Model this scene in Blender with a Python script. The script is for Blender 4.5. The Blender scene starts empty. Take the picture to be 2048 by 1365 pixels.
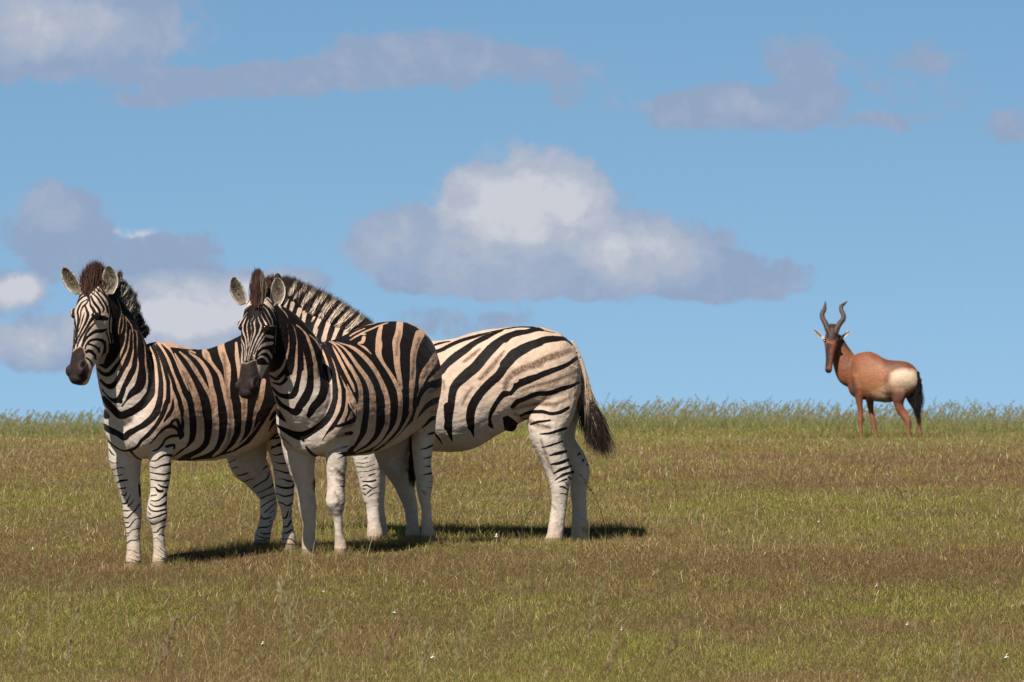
import bpy, math, random, time
import numpy as np
from mathutils import Vector, kdtree

C = bpy.context.scene.collection
scene = bpy.context.scene
rng = np.random.default_rng(7)
FINE = 0.0055                      # voxel size of the animal skins

# ------------------------------------------------------------------ camera
K = 36.0 / 150.0 / 2048.0          # tangent per photo pixel
HROW = 1000.0                      # row of the true horizontal
PITCH = math.atan((HROW - 682.5) * K)
CAMZ = 1.5
CP, SP = math.cos(PITCH), math.sin(PITCH)
cam_data = bpy.data.cameras.new('camera')
cam = bpy.data.objects.new('camera', cam_data)
C.objects.link(cam)
cam.location = (0, 0, CAMZ)
cam.rotation_euler = (math.pi / 2 + PITCH, 0, 0)
cam_data.lens = 150
cam_data.sensor_width = 36
cam_data.clip_start = 0.5
cam_data.clip_end = 6000
cam_data.dof.use_dof = True
cam_data.dof.focus_distance = 25.0
cam_data.dof.aperture_fstop = 11.0
scene.camera = cam

# ------------------------------------------------------------------ light
SUN_EL, SUN_AZ = 49.0, 27.0        # degrees; azimuth is to the left of straight behind the camera
sdir = Vector((-math.sin(math.radians(SUN_AZ)) * math.cos(math.radians(SUN_EL)),
               -math.cos(math.radians(SUN_AZ)) * math.cos(math.radians(SUN_EL)),
               math.sin(math.radians(SUN_EL))))
sl = bpy.data.lights.new('sun', 'SUN')
sl.energy = 5.0
sl.angle = math.radians(0.5)
sl.color = (1.0, 0.94, 0.86)
so = bpy.data.objects.new('sun', sl)
C.objects.link(so)
so.rotation_euler = (-sdir).to_track_quat('-Z', 'Y').to_euler()
so.location = (0, 0, 30)

world = bpy.data.worlds.new('World')
scene.world = world
world.use_nodes = True
scene.view_settings.view_transform = 'Standard'
scene.view_settings.look = 'None'
scene.view_settings.exposure = 0.5
scene.view_settings.gamma = 1.0
try:
    scene.cycles.max_bounces = 6
    scene.cycles.transparent_max_bounces = 6
except Exception:
    pass


def build_world():
    nt = world.node_tree
    N, L = nt.nodes, nt.links
    N.clear()

    def nd(t, **kw):
        n = N.new(t)
        for k, v in kw.items():
            setattr(n, k, v)
        return n

    def inp(sock, v):
        if hasattr(v, 'is_output'):
            L.new(v, sock)
        else:
            sock.default_value = v

    def m(op, a, b=None, c=None, clamp=False):
        n = nd('ShaderNodeMath', operation=op, use_clamp=clamp)
        inp(n.inputs[0], a)
        if b is not None:
            inp(n.inputs[1], b)
        if c is not None:
            inp(n.inputs[2], c)
        return n.outputs[0]

    def vm(op, a, b=None, c=None, out=0):
        n = nd('ShaderNodeVectorMath', operation=op)
        inp(n.inputs[0], a)
        if b is not None:
            inp(n.inputs[1], b)
        if c is not None:
            inp(n.inputs[2], c)
        return n.outputs[out]
    out = nd('ShaderNodeOutputWorld')
    bg = nd('ShaderNodeBackground')
    L.new(bg.outputs[0], out.inputs[0])
    geo = nd('ShaderNodeNewGeometry')
    tc = nd('ShaderNodeTexCoord')
    dirv = tc.outputs['Generated']
    sep = nd('ShaderNodeSeparateXYZ')
    L.new(dirv, sep.inputs[0])
    X, Y, Z = sep.outputs
    sky = nd('ShaderNodeTexSky', sky_type='NISHITA')
    sky.sun_disc = False
    sky.sun_elevation = math.radians(SUN_EL)
    sky.sun_rotation = math.radians(180 + SUN_AZ)
    sky.altitude = 900
    sky.air_density = 1.0
    sky.dust_density = 0.3
    sky.ozone_density = 2.5
    # read the sky a little higher up than the true direction: the clear deep blue of the place
    cmb = nd('ShaderNodeCombineXYZ')
    L.new(X, cmb.inputs[0]); L.new(Y, cmb.inputs[1])
    inp(cmb.inputs[2], m('MULTIPLY_ADD', m('ABSOLUTE', Z), 1.6, 0.30))
    L.new(vm('NORMALIZE', cmb.outputs[0]), sky.inputs['Vector'])
    tint = nd('ShaderNodeMix', data_type='RGBA', blend_type='MULTIPLY')
    tint.inputs[0].default_value = 1.0
    L.new(sky.outputs[0], tint.inputs[6])
    # the low sky is the bright part, the deep blue overhead gives much less light
    fall = nd('ShaderNodeMapRange', interpolation_type='SMOOTHSTEP')
    L.new(m('ABSOLUTE', Z), fall.inputs[0])
    fall.inputs[1].default_value = 0.12; fall.inputs[2].default_value = 0.30
    fall.inputs[3].default_value = 1.0; fall.inputs[4].default_value = 0.16
    tsc = nd('ShaderNodeMix', data_type='RGBA', blend_type='MULTIPLY')
    tsc.inputs[0].default_value = 1.0
    hz = nd('ShaderNodeMapRange')
    L.new(Z, hz.inputs[0]); hz.inputs[1].default_value = 0.0; hz.inputs[2].default_value = 0.12
    tg = nd('ShaderNodeMix', data_type='RGBA')
    L.new(hz.outputs[0], tg.inputs[0])
    tg.inputs[6].default_value = SKYTINT
    tg.inputs[7].default_value = (SKYTINT[0] * 0.86, SKYTINT[1] * 0.99, SKYTINT[2] * 1.08, 1)
    L.new(tg.outputs[2], tsc.inputs[6])
    L.new(fall.outputs[0], tsc.inputs[7])
    L.new(tsc.outputs[2], tint.inputs[7])
    # direction in tangent units, scaled to a comfortable size (1 unit = 100 units of K)
    ysafe = m('MAXIMUM', Y, 0.02)
    u = m('MULTIPLY', m('DIVIDE', X, ysafe), 0.01 / K)
    v = m('MULTIPLY', m('DIVIDE', Z, ysafe), 0.01 / K)
    uv = nd('ShaderNodeCombineXYZ')
    L.new(u, uv.inputs[0]); L.new(v, uv.inputs[1])
    uv0 = uv.outputs[0]

    def noise(vec, scale, detail, rough, off=(0, 0, 0), col=False):
        n = nd('ShaderNodeTexNoise')
        n.inputs['Scale'].default_value = scale
        n.inputs['Detail'].default_value = detail
        n.inputs['Roughness'].default_value = rough
        L.new(vm('ADD', vec, off), n.inputs['Vector'])
        return n.outputs['Color' if col else 'Fac']
    warp = vm('MULTIPLY', vm('SUBTRACT', noise(uv0, 0.9, 4, 0.6, (3.1, 8.2, 0), True), (0.5, 0.5, 0.5)), (0.9, 0.6, 0))
    uvw = vm('ADD', uv0, warp)

    def blobs(lst, vec):
        acc = None
        for (px, py, rx, ry, w) in lst:
            cx, cy = (px - 1024) * 0.01, (HROW - py) * 0.01
            p = vm('MULTIPLY', vm('SUBTRACT', vec, (cx, cy, 0)), (100 / rx, 100 / ry, 0))
            d2 = vm('DOT_PRODUCT', p, p, out=1)
            g = m('MAXIMUM', m('MULTIPLY_ADD', d2, -w, w), 0.0)
            acc = g if acc is None else m('ADD', acc, g)
        return acc
    dens_l = blobs(CLOUDS, uvw)
    n1 = noise(uv0, 1.3, 8, 0.62)
    n2 = noise(uv0, 3.2, 5, 0.6, (7, 1, 0))
    dens = m('ADD', dens_l, m('MULTIPLY', m('SUBTRACT', n1, 0.5), 1.15))
    dens = m('ADD', dens, m('MULTIPLY', m('SUBTRACT', n2, 0.5), 0.60))
    mr = nd('ShaderNodeMapRange', interpolation_type='SMOOTHSTEP')
    L.new(dens, mr.inputs[0])
    mr.inputs[1].default_value = 0.18
    mr.inputs[2].default_value = 0.66
    mask = m('MULTIPLY', mr.outputs[0], m('GREATER_THAN', Y, 0.05))
    # light and dark of the cloud bodies
    br = m('ADD', blobs(BRIGHT, uvw), m('MULTIPLY', m('SUBTRACT', noise(uvw, 1.7, 7, 0.62, (2, 5, 1)), 0.5), 1.15))
    cr = nd('ShaderNodeValToRGB')
    cr.color_ramp.elements[0].position = 0.0
    cr.color_ramp.elements[0].color = (0.285, 0.38, 0.545, 1)
    cr.color_ramp.elements[1].position = 1.0
    cr.color_ramp.elements[1].color = (0.60, 0.62, 0.68, 1)
    e = cr.color_ramp.elements.new(0.35)
    e.color = (0.355, 0.43, 0.575, 1)
    e = cr.color_ramp.elements.new(0.7)
    e.color = (0.46, 0.50, 0.60, 1)
    L.new(br, cr.inputs[0])
    cl = nd('ShaderNodeMix', data_type='RGBA', blend_type='MULTIPLY')
    cl.inputs[0].default_value = 1.0
    L.new(cr.outputs[0], cl.inputs[6])
    s = 0.707 / SKYSTR
    cl.inputs[7].default_value = (s, s, s, 1)
    mx = nd('ShaderNodeMix', data_type='RGBA')
    L.new(m('MULTIPLY', mask, 0.97), mx.inputs[0])
    L.new(tint.outputs[2], mx.inputs[6])
    L.new(cl.outputs[2], mx.inputs[7])
    L.new(mx.outputs[2], bg.inputs[0])
    bg.inputs[1].default_value = SKYSTR


SKYSTR = 0.106
SKYTINT = (1.44, 1.44, 1.15, 1)
CLOUDS = [
    (1060, 390, 185, 125, 1.1), (955, 430, 160, 115, .7), (1170, 440, 170, 110, .6), (1020, 520, 330, 95, .9),
    (800, 490, 150, 100, .9), (1330, 500, 200, 90, .9), (1475, 558, 190, 56, 1.0), (1120, 575, 470, 34, .7),
    (115, 450, 130, 100, 1.1), (200, 510, 190, 75, .9), (370, 510, 110, 60, .7), (30, 585, 110, 60, .8),
    (400, 605, 260, 85, 1.2), (555, 572, 130, 56, 1.0), (100, 690, 260, 66, 1.0), (330, 680, 300, 90, 1.1),
    (1800, 170, 230, 90, .34), (1160, 150, 150, 80, .34), (1700, 245, 260, 26, .3),
    (130, 40, 360, 140, 1.0), (30, 110, 200, 70, .5), (330, 165, 160, 45, .7), (270, 205, 120, 24, .6),
    (850, 118, 280, 78, 1.0), (640, 150, 220, 50, .9), (470, 160, 160, 45, .8), (980, 110, 150, 30, .5),
    (1490, 212, 210, 58, 1.0), (1350, 225, 90, 50, .6), (1600, 195, 120, 48, .6), (1595, 118, 110, 62, .8), (1855, 105, 90, 50, .4), (2030, 250, 90, 50, .7),
    (1780, 240, 120, 25, .25), (1120, 170, 70, 60, .3), (1250, 200, 60, 40, .25),
    (880, 650, 150, 50, .6), (1030, 640, 80, 40, .45),
]
BRIGHT = [
    (1040, 370, 210, 130, .75), (1010, 480, 300, 150, .55), (1290, 500, 170, 90, .75), (1180, 400, 80, 60, .3), (730, 470, 110, 80, .3),
    (30, 585, 80, 45, 1.2), (400, 605, 240, 75, 1.0), (272, 460, 44, 16, 1.4), (100, 420, 90, 60, .35), (300, 660, 300, 60, .7), (40, 690, 120, 50, .6),
    (60, 40, 220, 90, .7), (300, 60, 150, 60, .25), (1480, 210, 90, 36, .35), (820, 120, 200, 50, .15), (550, 560, 100, 40, .5),
]
build_world()


# ------------------------------------------------------------------ helpers
def P(px, py, d):
    """Photo pixel + distance -> world point (works on arrays)."""
    a = (np.asarray(px, float) - 1024) * K
    b = (682.5 - np.asarray(py, float)) * K
    d = np.asarray(d, float)
    return np.stack([a * d, d * (CP - b * SP), CAMZ + d * (SP + b * CP)], -1)


def unP(v):
    """World points (n,3) -> photo px, py, distance."""
    z = v[:, 2] - CAMZ
    d = v[:, 1] * CP + z * SP
    up = -v[:, 1] * SP + z * CP
    return 1024 + v[:, 0] / d / K, 682.5 - up / d / K, d


def nrm(v):
    v = np.asarray(v, float)
    return v / (np.linalg.norm(v, axis=-1, keepdims=True) + 1e-12)


def catmull(pts, n):
    """Resample rows of pts with a Catmull-Rom spline, n steps per span."""
    pts = np.asarray(pts, float)
    if len(pts) < 3:
        t = np.linspace(0, 1, n * (len(pts) - 1) + 1)[:, None]
        return pts[0] * (1 - t) + pts[-1] * t
    p = np.vstack([2 * pts[0] - pts[1], pts, 2 * pts[-1] - pts[-2]])
    out = []
    for i in range(1, len(p) - 2):
        t = np.linspace(0, 1, n, endpoint=False)[:, None]
        a, b, c, d = p[i - 1], p[i], p[i + 1], p[i + 2]
        out.append(0.5 * ((2 * b) + (c - a) * t + (2 * a - 5 * b + 4 * c - d) * t ** 2 + (3 * b - a - 3 * c + d) * t ** 3))
    out.append(pts[-1:])
    return np.vstack(out)


def make_mesh(name, verts, faces, mat=None, parent=None, smooth=True):
    me = bpy.data.meshes.new(name)
    me.from_pydata([tuple(x) for x in verts], [], faces)
    me.update()
    if smooth:
        me.polygons.foreach_set('use_smooth', [True] * len(me.polygons))
    o = bpy.data.objects.new(name, me)
    if mat:
        me.materials.append(mat)
    if parent:
        o.parent = parent
    C.objects.link(o)
    return o


def fast_mesh(name, verts, tris, mat=None, parent=None, smooth=False):
    """verts (n,3), faces (m,k) numpy arrays -> object, k = 3 or 4."""
    me = bpy.data.meshes.new(name)
    k = tris.shape[1]
    me.vertices.add(len(verts))
    me.vertices.foreach_set('co', np.asarray(verts, np.float32).ravel())
    me.loops.add(tris.size)
    me.loops.foreach_set('vertex_index', tris.astype(np.int32).ravel())
    me.polygons.add(len(tris))
    me.polygons.foreach_set('loop_start', np.arange(0, tris.size, k, dtype=np.int32))
    me.polygons.foreach_set('use_smooth', np.full(len(tris), smooth))
    me.update(calc_edges=True)
    if mat:
        me.materials.append(mat)
    o = bpy.data.objects.new(name, me)
    if parent:
        o.parent = parent
    C.objects.link(o)
    return o


def set_col(o, name, rgb):
    a = o.data.color_attributes.new(name, 'FLOAT_COLOR', 'POINT')
    buf = np.ones((len(o.data.vertices), 4), np.float32)
    buf[:, :3] = rgb
    a.data.foreach_set('color', buf.ravel())


def set_float(o, name, val):
    a = o.data.attributes.new(name, 'FLOAT', 'POINT')
    a.data.foreach_set('value', np.asarray(val, np.float32))


def tag(o, label=None, cat=None, group=None, kind=None):
    if label: o['label'] = label
    if cat: o['category'] = cat
    if group: o['group'] = group
    if kind: o['kind'] = kind
    return o


def vnoise(p, scale, seed=0):
    """cheap smooth value noise on (n,2..3) points"""
    p = np.asarray(p, float) * scale
    i = np.floor(p).astype(np.int64)
    f = p - i
    f = f * f * (3 - 2 * f)
    dim = p.shape[1]
    r = 0
    for c in range(2 ** dim):
        w = 1.0
        h = np.full(len(p), seed * 7919 + 13, np.int64)
        for k in range(dim):
            b = (c >> k) & 1
            w = w * (f[:, k] if b else 1 - f[:, k])
            h = (h * 1103515245 + (i[:, k] + b) * 2654435761 + 12345) & 0x7fffffff
            h = h ^ (h >> 13)
        h = (h * 1274126177) & 0x7fffffff
        r = r + w * ((h >> 7) & 0xffff) / 65535.0
    return r


def fbm(p, scale, oct=4, seed=0):
    a, s, t = 0, 1.0, 0
    for k in range(oct):
        a = a + s * vnoise(p, scale * 2 ** k, seed + k)
        t += s
        s *= 0.5
    return a / t


# ------------------------------------------------------------------ materials
def mat_new(name):
    m = bpy.data.materials.new(name)
    m.use_nodes = True
    return m, m.node_tree.nodes, m.node_tree.links


def mat_coat(name, stripes=True, rough=0.62, spec=0.25, bump=0.25):
    """Short coat: base colour attribute, black stripe where 'stripe' < 0, ragged hair edges."""
    m, N, L = mat_new(name)
    b = N['Principled BSDF']
    b.inputs['Roughness'].default_value = rough
    b.inputs['Specular IOR Level'].default_value = spec
    b.inputs['Sheen Weight'].default_value = 0.04
    b.inputs['Sheen Roughness'].default_value = 0.4
    att = N.new('ShaderNodeAttribute'); att.attribute_name = 'coat'
    tc = N.new('ShaderNodeTexCoord')
    mp = N.new('ShaderNodeMapping'); mp.inputs['Scale'].default_value = (1, 1, 0.45)
    L.new(tc.outputs['Object'], mp.inputs[0])
    n1 = N.new('ShaderNodeTexNoise'); n1.inputs['Scale'].default_value = 420; n1.inputs['Detail'].default_value = 2
    n2 = N.new('ShaderNodeTexNoise'); n2.inputs['Scale'].default_value = 26; n2.inputs['Detail'].default_value = 4
    L.new(mp.outputs[0], n1.inputs['Vector']); L.new(tc.outputs['Object'], n2.inputs['Vector'])
    # tone variation of the pale coat
    ad = N.new('ShaderNodeMath'); ad.operation = 'MULTIPLY_ADD'
    L.new(n1.outputs['Fac'], ad.inputs[0]); ad.inputs[1].default_value = 0.85; ad.inputs[2].default_value = 0.35
    ad2 = N.new('ShaderNodeMath'); ad2.operation = 'MULTIPLY_ADD'
    L.new(n2.outputs['Fac'], ad2.inputs[0]); ad2.inputs[1].default_value = 0.5; L.new(ad.outputs[0], ad2.inputs[2])
    mul = N.new('ShaderNodeMix'); mul.data_type = 'RGBA'; mul.blend_type = 'MULTIPLY'; mul.inputs[0].default_value = 1
    L.new(att.outputs['Color'], mul.inputs[6]); L.new(ad2.outputs[0], mul.inputs[7])
    last = mul.outputs[2]
    if stripes:
        st = N.new('ShaderNodeAttribute'); st.attribute_name = 'stripe'
        e = N.new('ShaderNodeMath'); e.operation = 'MULTIPLY_ADD'
        L.new(n1.outputs['Fac'], e.inputs[0]); e.inputs[1].default_value = 1.6
        L.new(st.outputs['Fac'], e.inputs[2])
        mr = N.new('ShaderNodeMapRange'); mr.interpolation_type = 'SMOOTHSTEP'
        L.new(e.outputs[0], mr.inputs[0]); mr.inputs[1].default_value = 0.2; mr.inputs[2].default_value = 1.5
        dk = N.new('ShaderNodeMix'); dk.data_type = 'RGBA'
        dk.inputs[6].default_value = (0.0065, 0.0045, 0.0042, 1)
        L.new(mr.outputs[0], dk.inputs[0]); L.new(last, dk.inputs[7])
        last = dk.outputs[2]
    L.new(last, b.inputs['Base Color'])
    bp = N.new('ShaderNodeBump'); bp.inputs['Strength'].default_value = bump; bp.inputs['Distance'].default_value = 0.004
    L.new(n1.outputs['Fac'], bp.inputs['Height'])
    bp2 = N.new('ShaderNodeBump'); bp2.inputs['Strength'].default_value = 0.35; bp2.inputs['Distance'].default_value = 0.02
    L.new(n2.outputs['Fac'], bp2.inputs['Height']); L.new(bp.outputs[0], bp2.inputs['Normal'])
    L.new(bp2.outputs[0], b.inputs['Normal'])
    return m


def mat_attr(name, attr='col', rough=0.6, transl=0.0, spec=0.2):
    m, N, L = mat_new(name)
    b = N['Principled BSDF']
    b.inputs['Roughness'].default_value = rough
    b.inputs['Specular IOR Level'].default_value = spec
    att = N.new('ShaderNodeAttribute'); att.attribute_name = attr
    L.new(att.outputs['Color'], b.inputs['Base Color'])
    if transl > 0:
        t = N.new('ShaderNodeBsdfTranslucent')
        L.new(att.outputs['Color'], t.inputs[0])
        mx = N.new('ShaderNodeMixShader'); mx.inputs[0].default_value = transl
        L.new(b.outputs[0], mx.inputs[1]); L.new(t.outputs[0], mx.inputs[2])
        L.new(mx.outputs[0], N['Material Output'].inputs[0])
    return m


def mat_flat(name, col, rough=0.5, spec=0.3, noise=0.0, nscale=60):
    m, N, L = mat_new(name)
    b = N['Principled BSDF']
    b.inputs['Roughness'].default_value = rough
    b.inputs['Specular IOR Level'].default_value = spec
    n = N.new('ShaderNodeTexNoise'); n.inputs['Scale'].default_value = nscale; n.inputs['Detail'].default_value = 4
    tc = N.new('ShaderNodeTexCoord'); L.new(tc.outputs['Object'], n.inputs['Vector'])
    mx = N.new('ShaderNodeMix'); mx.data_type = 'RGBA'
    mx.inputs[6].default_value = (*[c * (1 - noise) for c in col], 1)
    mx.inputs[7].default_value = (*[min(1, c * (1 + noise)) for c in col], 1)
    L.new(n.outputs['Fac'], mx.inputs[0]); L.new(mx.outputs[2], b.inputs['Base Color'])
    return m


MAT_COAT = mat_coat('zebra_coat', rough=.62, spec=.12)
MAT_ANTELOPE = mat_coat('antelope_coat', stripes=False, rough=0.55, spec=0.3, bump=0.15)
MAT_HAIR = mat_attr('hair', rough=0.7, transl=0.12, spec=0.15)
MAT_EYE = mat_flat('eye', (0.012, 0.007, 0.005), rough=0.08, spec=0.6)
MAT_HORN = mat_flat('horn', (0.075, 0.045, 0.032), rough=0.5, noise=0.45, nscale=35)
# ------------------------------------------------------------------ ground height
PROFILE = [(10, 1800), (14, 1560), (17, 1430), (18.9, 1365), (21, 1268), (23, 1180), (24.2, 1130), (25, 1108), (26, 1085), (27, 1065), (28, 1046),
           (30, 1012), (33, 976), (37, 944), (42, 920), (50, 899), (61, 882), (68, 866), (75, 853), (82, 850)]
_pd = np.array([a for a, b in PROFILE], float)
_pz = P(1024, np.array([b for a, b in PROFILE], float), _pd)
_gy = np.concatenate([[-200, -20], _pz[:, 1], [90, 110, 150, 400, 900, 3000]])
_gz = np.concatenate([[-0.6, -0.2], _pz[:, 2], [_pz[-1, 2] - .15, _pz[-1, 2] - 1.2, _pz[-1, 2] - 5, -14, -30, -60]])
_hoof = []


def ground_base(x, y):
    z = np.interp(y, _gy, _gz)
    return z


def add_hoof(px, py, d):
    _hoof.append(P(px, py, d))


_hw = None


def solve_hooves():
    global _hw, _hp
    _hp = np.array(_hoof)
    sg = np.where(_hp[:, 1] > 45, 1.5, 0.42)
    d = np.hypot(_hp[:, None, 0] - _hp[None, :, 0], _hp[:, None, 1] - _hp[None, :, 1])
    A = np.exp(-(d / sg[None, :]) ** 2)
    rhs = _hp[:, 2] - ground_base(_hp[:, 0], _hp[:, 1])
    w = np.linalg.solve(A + np.eye(len(_hp)) * 0.02, rhs)
    _hw = (w, sg)


def ground_z(x, y):
    x = np.asarray(x, float); y = np.asarray(y, float)
    z = ground_base(x, y)
    z = z + 0.02 * np.sin(x * 0.9 + y * 0.35) * np.clip((y - 26) / 8, 0, 1) + 0.05 * np.sin(x * 0.31 + 1.0) * np.clip((y - 40) / 30, 0, 1)
    if _hw is not None:
        w, sg = _hw
        for k in range(len(w)):
            z = z + w[k] * np.exp(-(((x - _hp[k, 0]) ** 2 + (y - _hp[k, 1]) ** 2) / sg[k] ** 2))
    return z


# ------------------------------------------------------------------ animal builder
class Animal:
    """Frame: s runs from the chest back to the rump, l to the animal's left (towards the camera), z up."""

    def __init__(self, px0, d0, theta):
        self.px0, self.d0, self.th = px0, d0, math.radians(theta)
        self.k = d0 * K
        self.A = np.array([math.cos(self.th), math.sin(self.th), 0.0])
        self.L = np.array([math.sin(self.th), -math.cos(self.th), 0.0])
        self.V, self.F, self.reg, self.aux = [], [], [], []
        self.n = 0

    def pt(self, px, py, l=0.0, dd=None):
        if dd is None:
            s = ((px - self.px0) * self.k - l * math.sin(self.th)) / math.cos(self.th)
            dd = s * math.sin(self.th) - l * math.cos(self.th)
        return P(px, py, self.d0 + dd)

    def add(self, verts, faces, region, aux=None):
        self.V.append(verts)
        self.F += [tuple(i + self.n for i in f) for f in faces]
        self.reg += [region] * len(verts)
        if aux is None:
            aux = np.zeros((len(verts), 3))
        self.aux.append(aux)
        self.n += len(verts)

    def rings(self, rings, region):
        """list of (n,3) rings -> closed tube"""
        m = len(rings[0])
        V = np.vstack(rings + [rings[0].mean(0)[None], rings[-1].mean(0)[None]])
        F = []
        for i in range(len(rings) - 1):
            for j in range(m):
                F.append((i * m + j, i * m + (j + 1) % m, (i + 1) * m + (j + 1) % m, (i + 1) * m + j))
        a, b = len(rings) * m, len(rings) * m + 1
        for j in range(m):
            F.append((a, (j + 1) % m, j))
            F.append((b, (len(rings) - 1) * m + j, (len(rings) - 1) * m + (j + 1) % m))
        self.add(V, F, region)

    def trunk(self, spec, region='b', n=6, m=40, by_px=False, egg=0.12):
        """spec rows: s (or px), y_top, y_bottom, half width"""
        sp = catmull(spec, n)
        rs = []
        for a, yt, yb, w in sp:
            if by_px:
                px = a
            else:
                px = self.px0 + a * math.cos(self.th) / self.k
            top, bot = self.pt(px, yt), self.pt(px, yb)
            c = (top + bot) / 2
            h = (top[2] - bot[2]) / 2
            t = np.linspace(0, 2 * math.pi, m, endpoint=False)
            cs, sn = np.cos(t), np.sin(t)
            ww = w * (1 - egg * sn)          # wider below the middle
            x = np.sign(cs) * np.abs(cs) ** 0.92 * ww
            rs.append(c + x[:, None] * self.L + (sn * h)[:, None] * np.array([0, 0, 1.0]))
        self.rings(rs, region)

    def limb(self, nodes, region, l=0.0, dep=None, n=5, m=20):
        """nodes rows: px, py, r_px[, r_depth m[, l]]"""
        rows = []
        for i, nd in enumerate(nodes):
            px, py, r = nd[:3]
            rd = nd[3] if len(nd) > 3 and nd[3] is not None else r * self.k * 1.05
            ll = nd[4] if len(nd) > 4 else l
            p = self.pt(px, py, ll, nd[5] if len(nd) > 5 else None)
            rows.append([*p, r * self.k, rd])
        rows = catmull(rows, n)
        c = rows[:, :3]
        T = nrm(np.gradient(c, axis=0))
        # section axes: one in the picture-ish plane, one along the depth, both square to the limb
        D = np.array([0, 1.0, 0])
        rs = []
        for i in range(len(c)):
            a = nrm(np.cross(T[i], D))
            b = nrm(np.cross(a, T[i]))
            t = np.linspace(0, 2 * math.pi, m, endpoint=False)
            rs.append(c[i] + (np.cos(t) * max(rows[i, 3], .003))[:, None] * a + (np.sin(t) * max(rows[i, 4], .003))[:, None] * b)
        self.rings(rs, region)

    def ball(self, c, ax, r, region, m=16):
        """ellipsoid: centre, 3 axes rows, 3 radii"""
        th = np.linspace(0, math.pi, m // 2 + 1)[1:-1]
        rs = []
        for t in th:
            ph = np.linspace(0, 2 * math.pi, m, endpoint=False)
            q = np.stack([np.cos(ph) * math.sin(t) * r[0], np.sin(ph) * math.sin(t) * r[1], np.full(m, math.cos(t) * r[2])], -1)
            rs.append(c + q @ np.asarray(ax))
        self.rings(rs, region)

    def head(self, start, end, dd, yaw, pitch_fwd, table, region='h', m=32):
        """start/end: photo px of the face midline at poll and lip; dd depth of the poll; yaw degrees to the left of the camera."""
        ya = math.radians(yaw)
        Fh = np.array([-math.sin(ya), -math.cos(ya), 0.0])
        p0 = P(start[0], start[1], self.d0 + dd)
        ln = math.hypot(end[0] - start[0], end[1] - start[1]) * self.k
        p1 = P(end[0], end[1], self.d0 + dd - pitch_fwd * ln)
        U = p1 - p0
        self.hl = np.linalg.norm(U)
        U = nrm(U)
        F = nrm(Fh - np.dot(Fh, U) * U)
        S = np.cross(U, F)
        if S[0] < 0:
            S = -S
        self.hf = (p0, U, F, S)
        rs = []
        sp = catmull(table, 5)
        for t, w, f, b in sp:
            c = p0 + U * t * self.hl + F * (f - b) / 2
            h = max((f + b) / 2, 0.01)
            a = np.linspace(0, 2 * math.pi, m, endpoint=False)
            cs, sn = np.cos(a), np.sin(a)
            # flatter face, narrower jaw
            x = np.sign(cs) * np.abs(cs) ** 0.85 * w * np.where(sn < 0, 1 - 0.32 * np.abs(sn), 1.0)
            y = np.sign(sn) * np.abs(sn) ** 0.9 * h
            rs.append(c + x[:, None] * S + y[:, None] * F)
        self.rings(rs, region)

    def hp(self, t, s, f):
        p0, U, F, S = self.hf
        return p0 + U * t * self.hl + S * s + F * f

    def ear(self, base, tip, width, dd_base, dd_tip, face=(0, -1, 0.05), cup=0.03, region='ear', bulge=0.0, sharp=0.6):
        """leaf shaped cup; width in photo px"""
        b = P(base[0], base[1], self.d0 + dd_base)
        t = P(tip[0], tip[1], self.d0 + dd_tip)
        ax = nrm(t - b)
        fc = np.array(face, float)
        fc = nrm(fc - np.dot(fc, ax) * ax)
        sd = np.cross(ax, fc)
        W = width * self.k / 2
        nu, nv = 18, 13
        us = np.linspace(0, 1, nu)
        vs = np.linspace(-1, 1, nv)
        Vv, aux = [], []
        for side in (0, 1):
            for u in us:
                sh = (np.sin(math.pi * (0.10 + 0.90 * u ** 1.05)) ** sharp) if u < 1 else 0.02
                sh = max(sh, 0.03)
                for v in vs:
                    p = b + ax * (np.linalg.norm(t - b) * u) + sd * (v * W * sh) - fc * (cup * (1 - v * v) * sh) + sd * bulge * math.sin(math.pi * u)
                    th = 0.0055 * (1 - abs(v) ** 4 * 0.4)
                    p = p + fc * (th if side == 0 else -th)
                    Vv.append(p)
                    aux.append((u, v, side))
        F = []
        o = nu * nv
        for i in range(nu - 1):
            for j in range(nv - 1):
                a = i * nv + j
                F.append((a, a + 1, a + nv + 1, a + nv))
                F.append((o + a, o + a + nv, o + a + nv + 1, o + a + 1))
        for i in range(nu - 1):
            for j in (0, nv - 1):
                a = i * nv + j
                q = (a, a + nv, o + a + nv, o + a)
                F.append(q if j == 0 else q[::-1])
        for j in range(nv - 1):
            for i in (0, nu - 1):
                a = i * nv + j
                q = (a, o + a, o + a + 1, a + 1)
                F.append(q if i == 0 else q[::-1])
        self.add(np.array(Vv), F, region, np.array(aux))

    def skin(self, name, mat, parent, voxel=None, smooth=6):
        V = np.vstack(self.V)
        me = bpy.data.meshes.new(name)
        me.from_pydata([tuple(x) for x in V], [], self.F)
        me.update()
        o = bpy.data.objects.new(name, me)
        C.objects.link(o)
        r = o.modifiers.new('r', 'REMESH'); r.mode = 'VOXEL'; r.voxel_size = voxel or FINE
        s = o.modifiers.new('s', 'SMOOTH'); s.factor = 0.5; s.iterations = smooth
        dg = bpy.context.evaluated_depsgraph_get()
        me2 = bpy.data.meshes.new_from_object(o.evaluated_get(dg))
        C.objects.unlink(o)
        bpy.data.objects.remove(o)
        me2.name = name
        o = bpy.data.objects.new(name, me2)
        me2.materials.clear()
        me2.materials.append(mat)
        me2.polygons.foreach_set('use_smooth', [True] * len(me2.polygons))
        C.objects.link(o)
        co = np.empty(len(me2.vertices) * 3, np.float32)
        me2.vertices.foreach_get('co', co)
        co = co.reshape(-1, 3).astype(float)
        # regions from the nearest source vertex
        kd = kdtree.KDTree(len(V))
        for i, v in enumerate(V):
            kd.insert(v, i)
        kd.balance()
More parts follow.
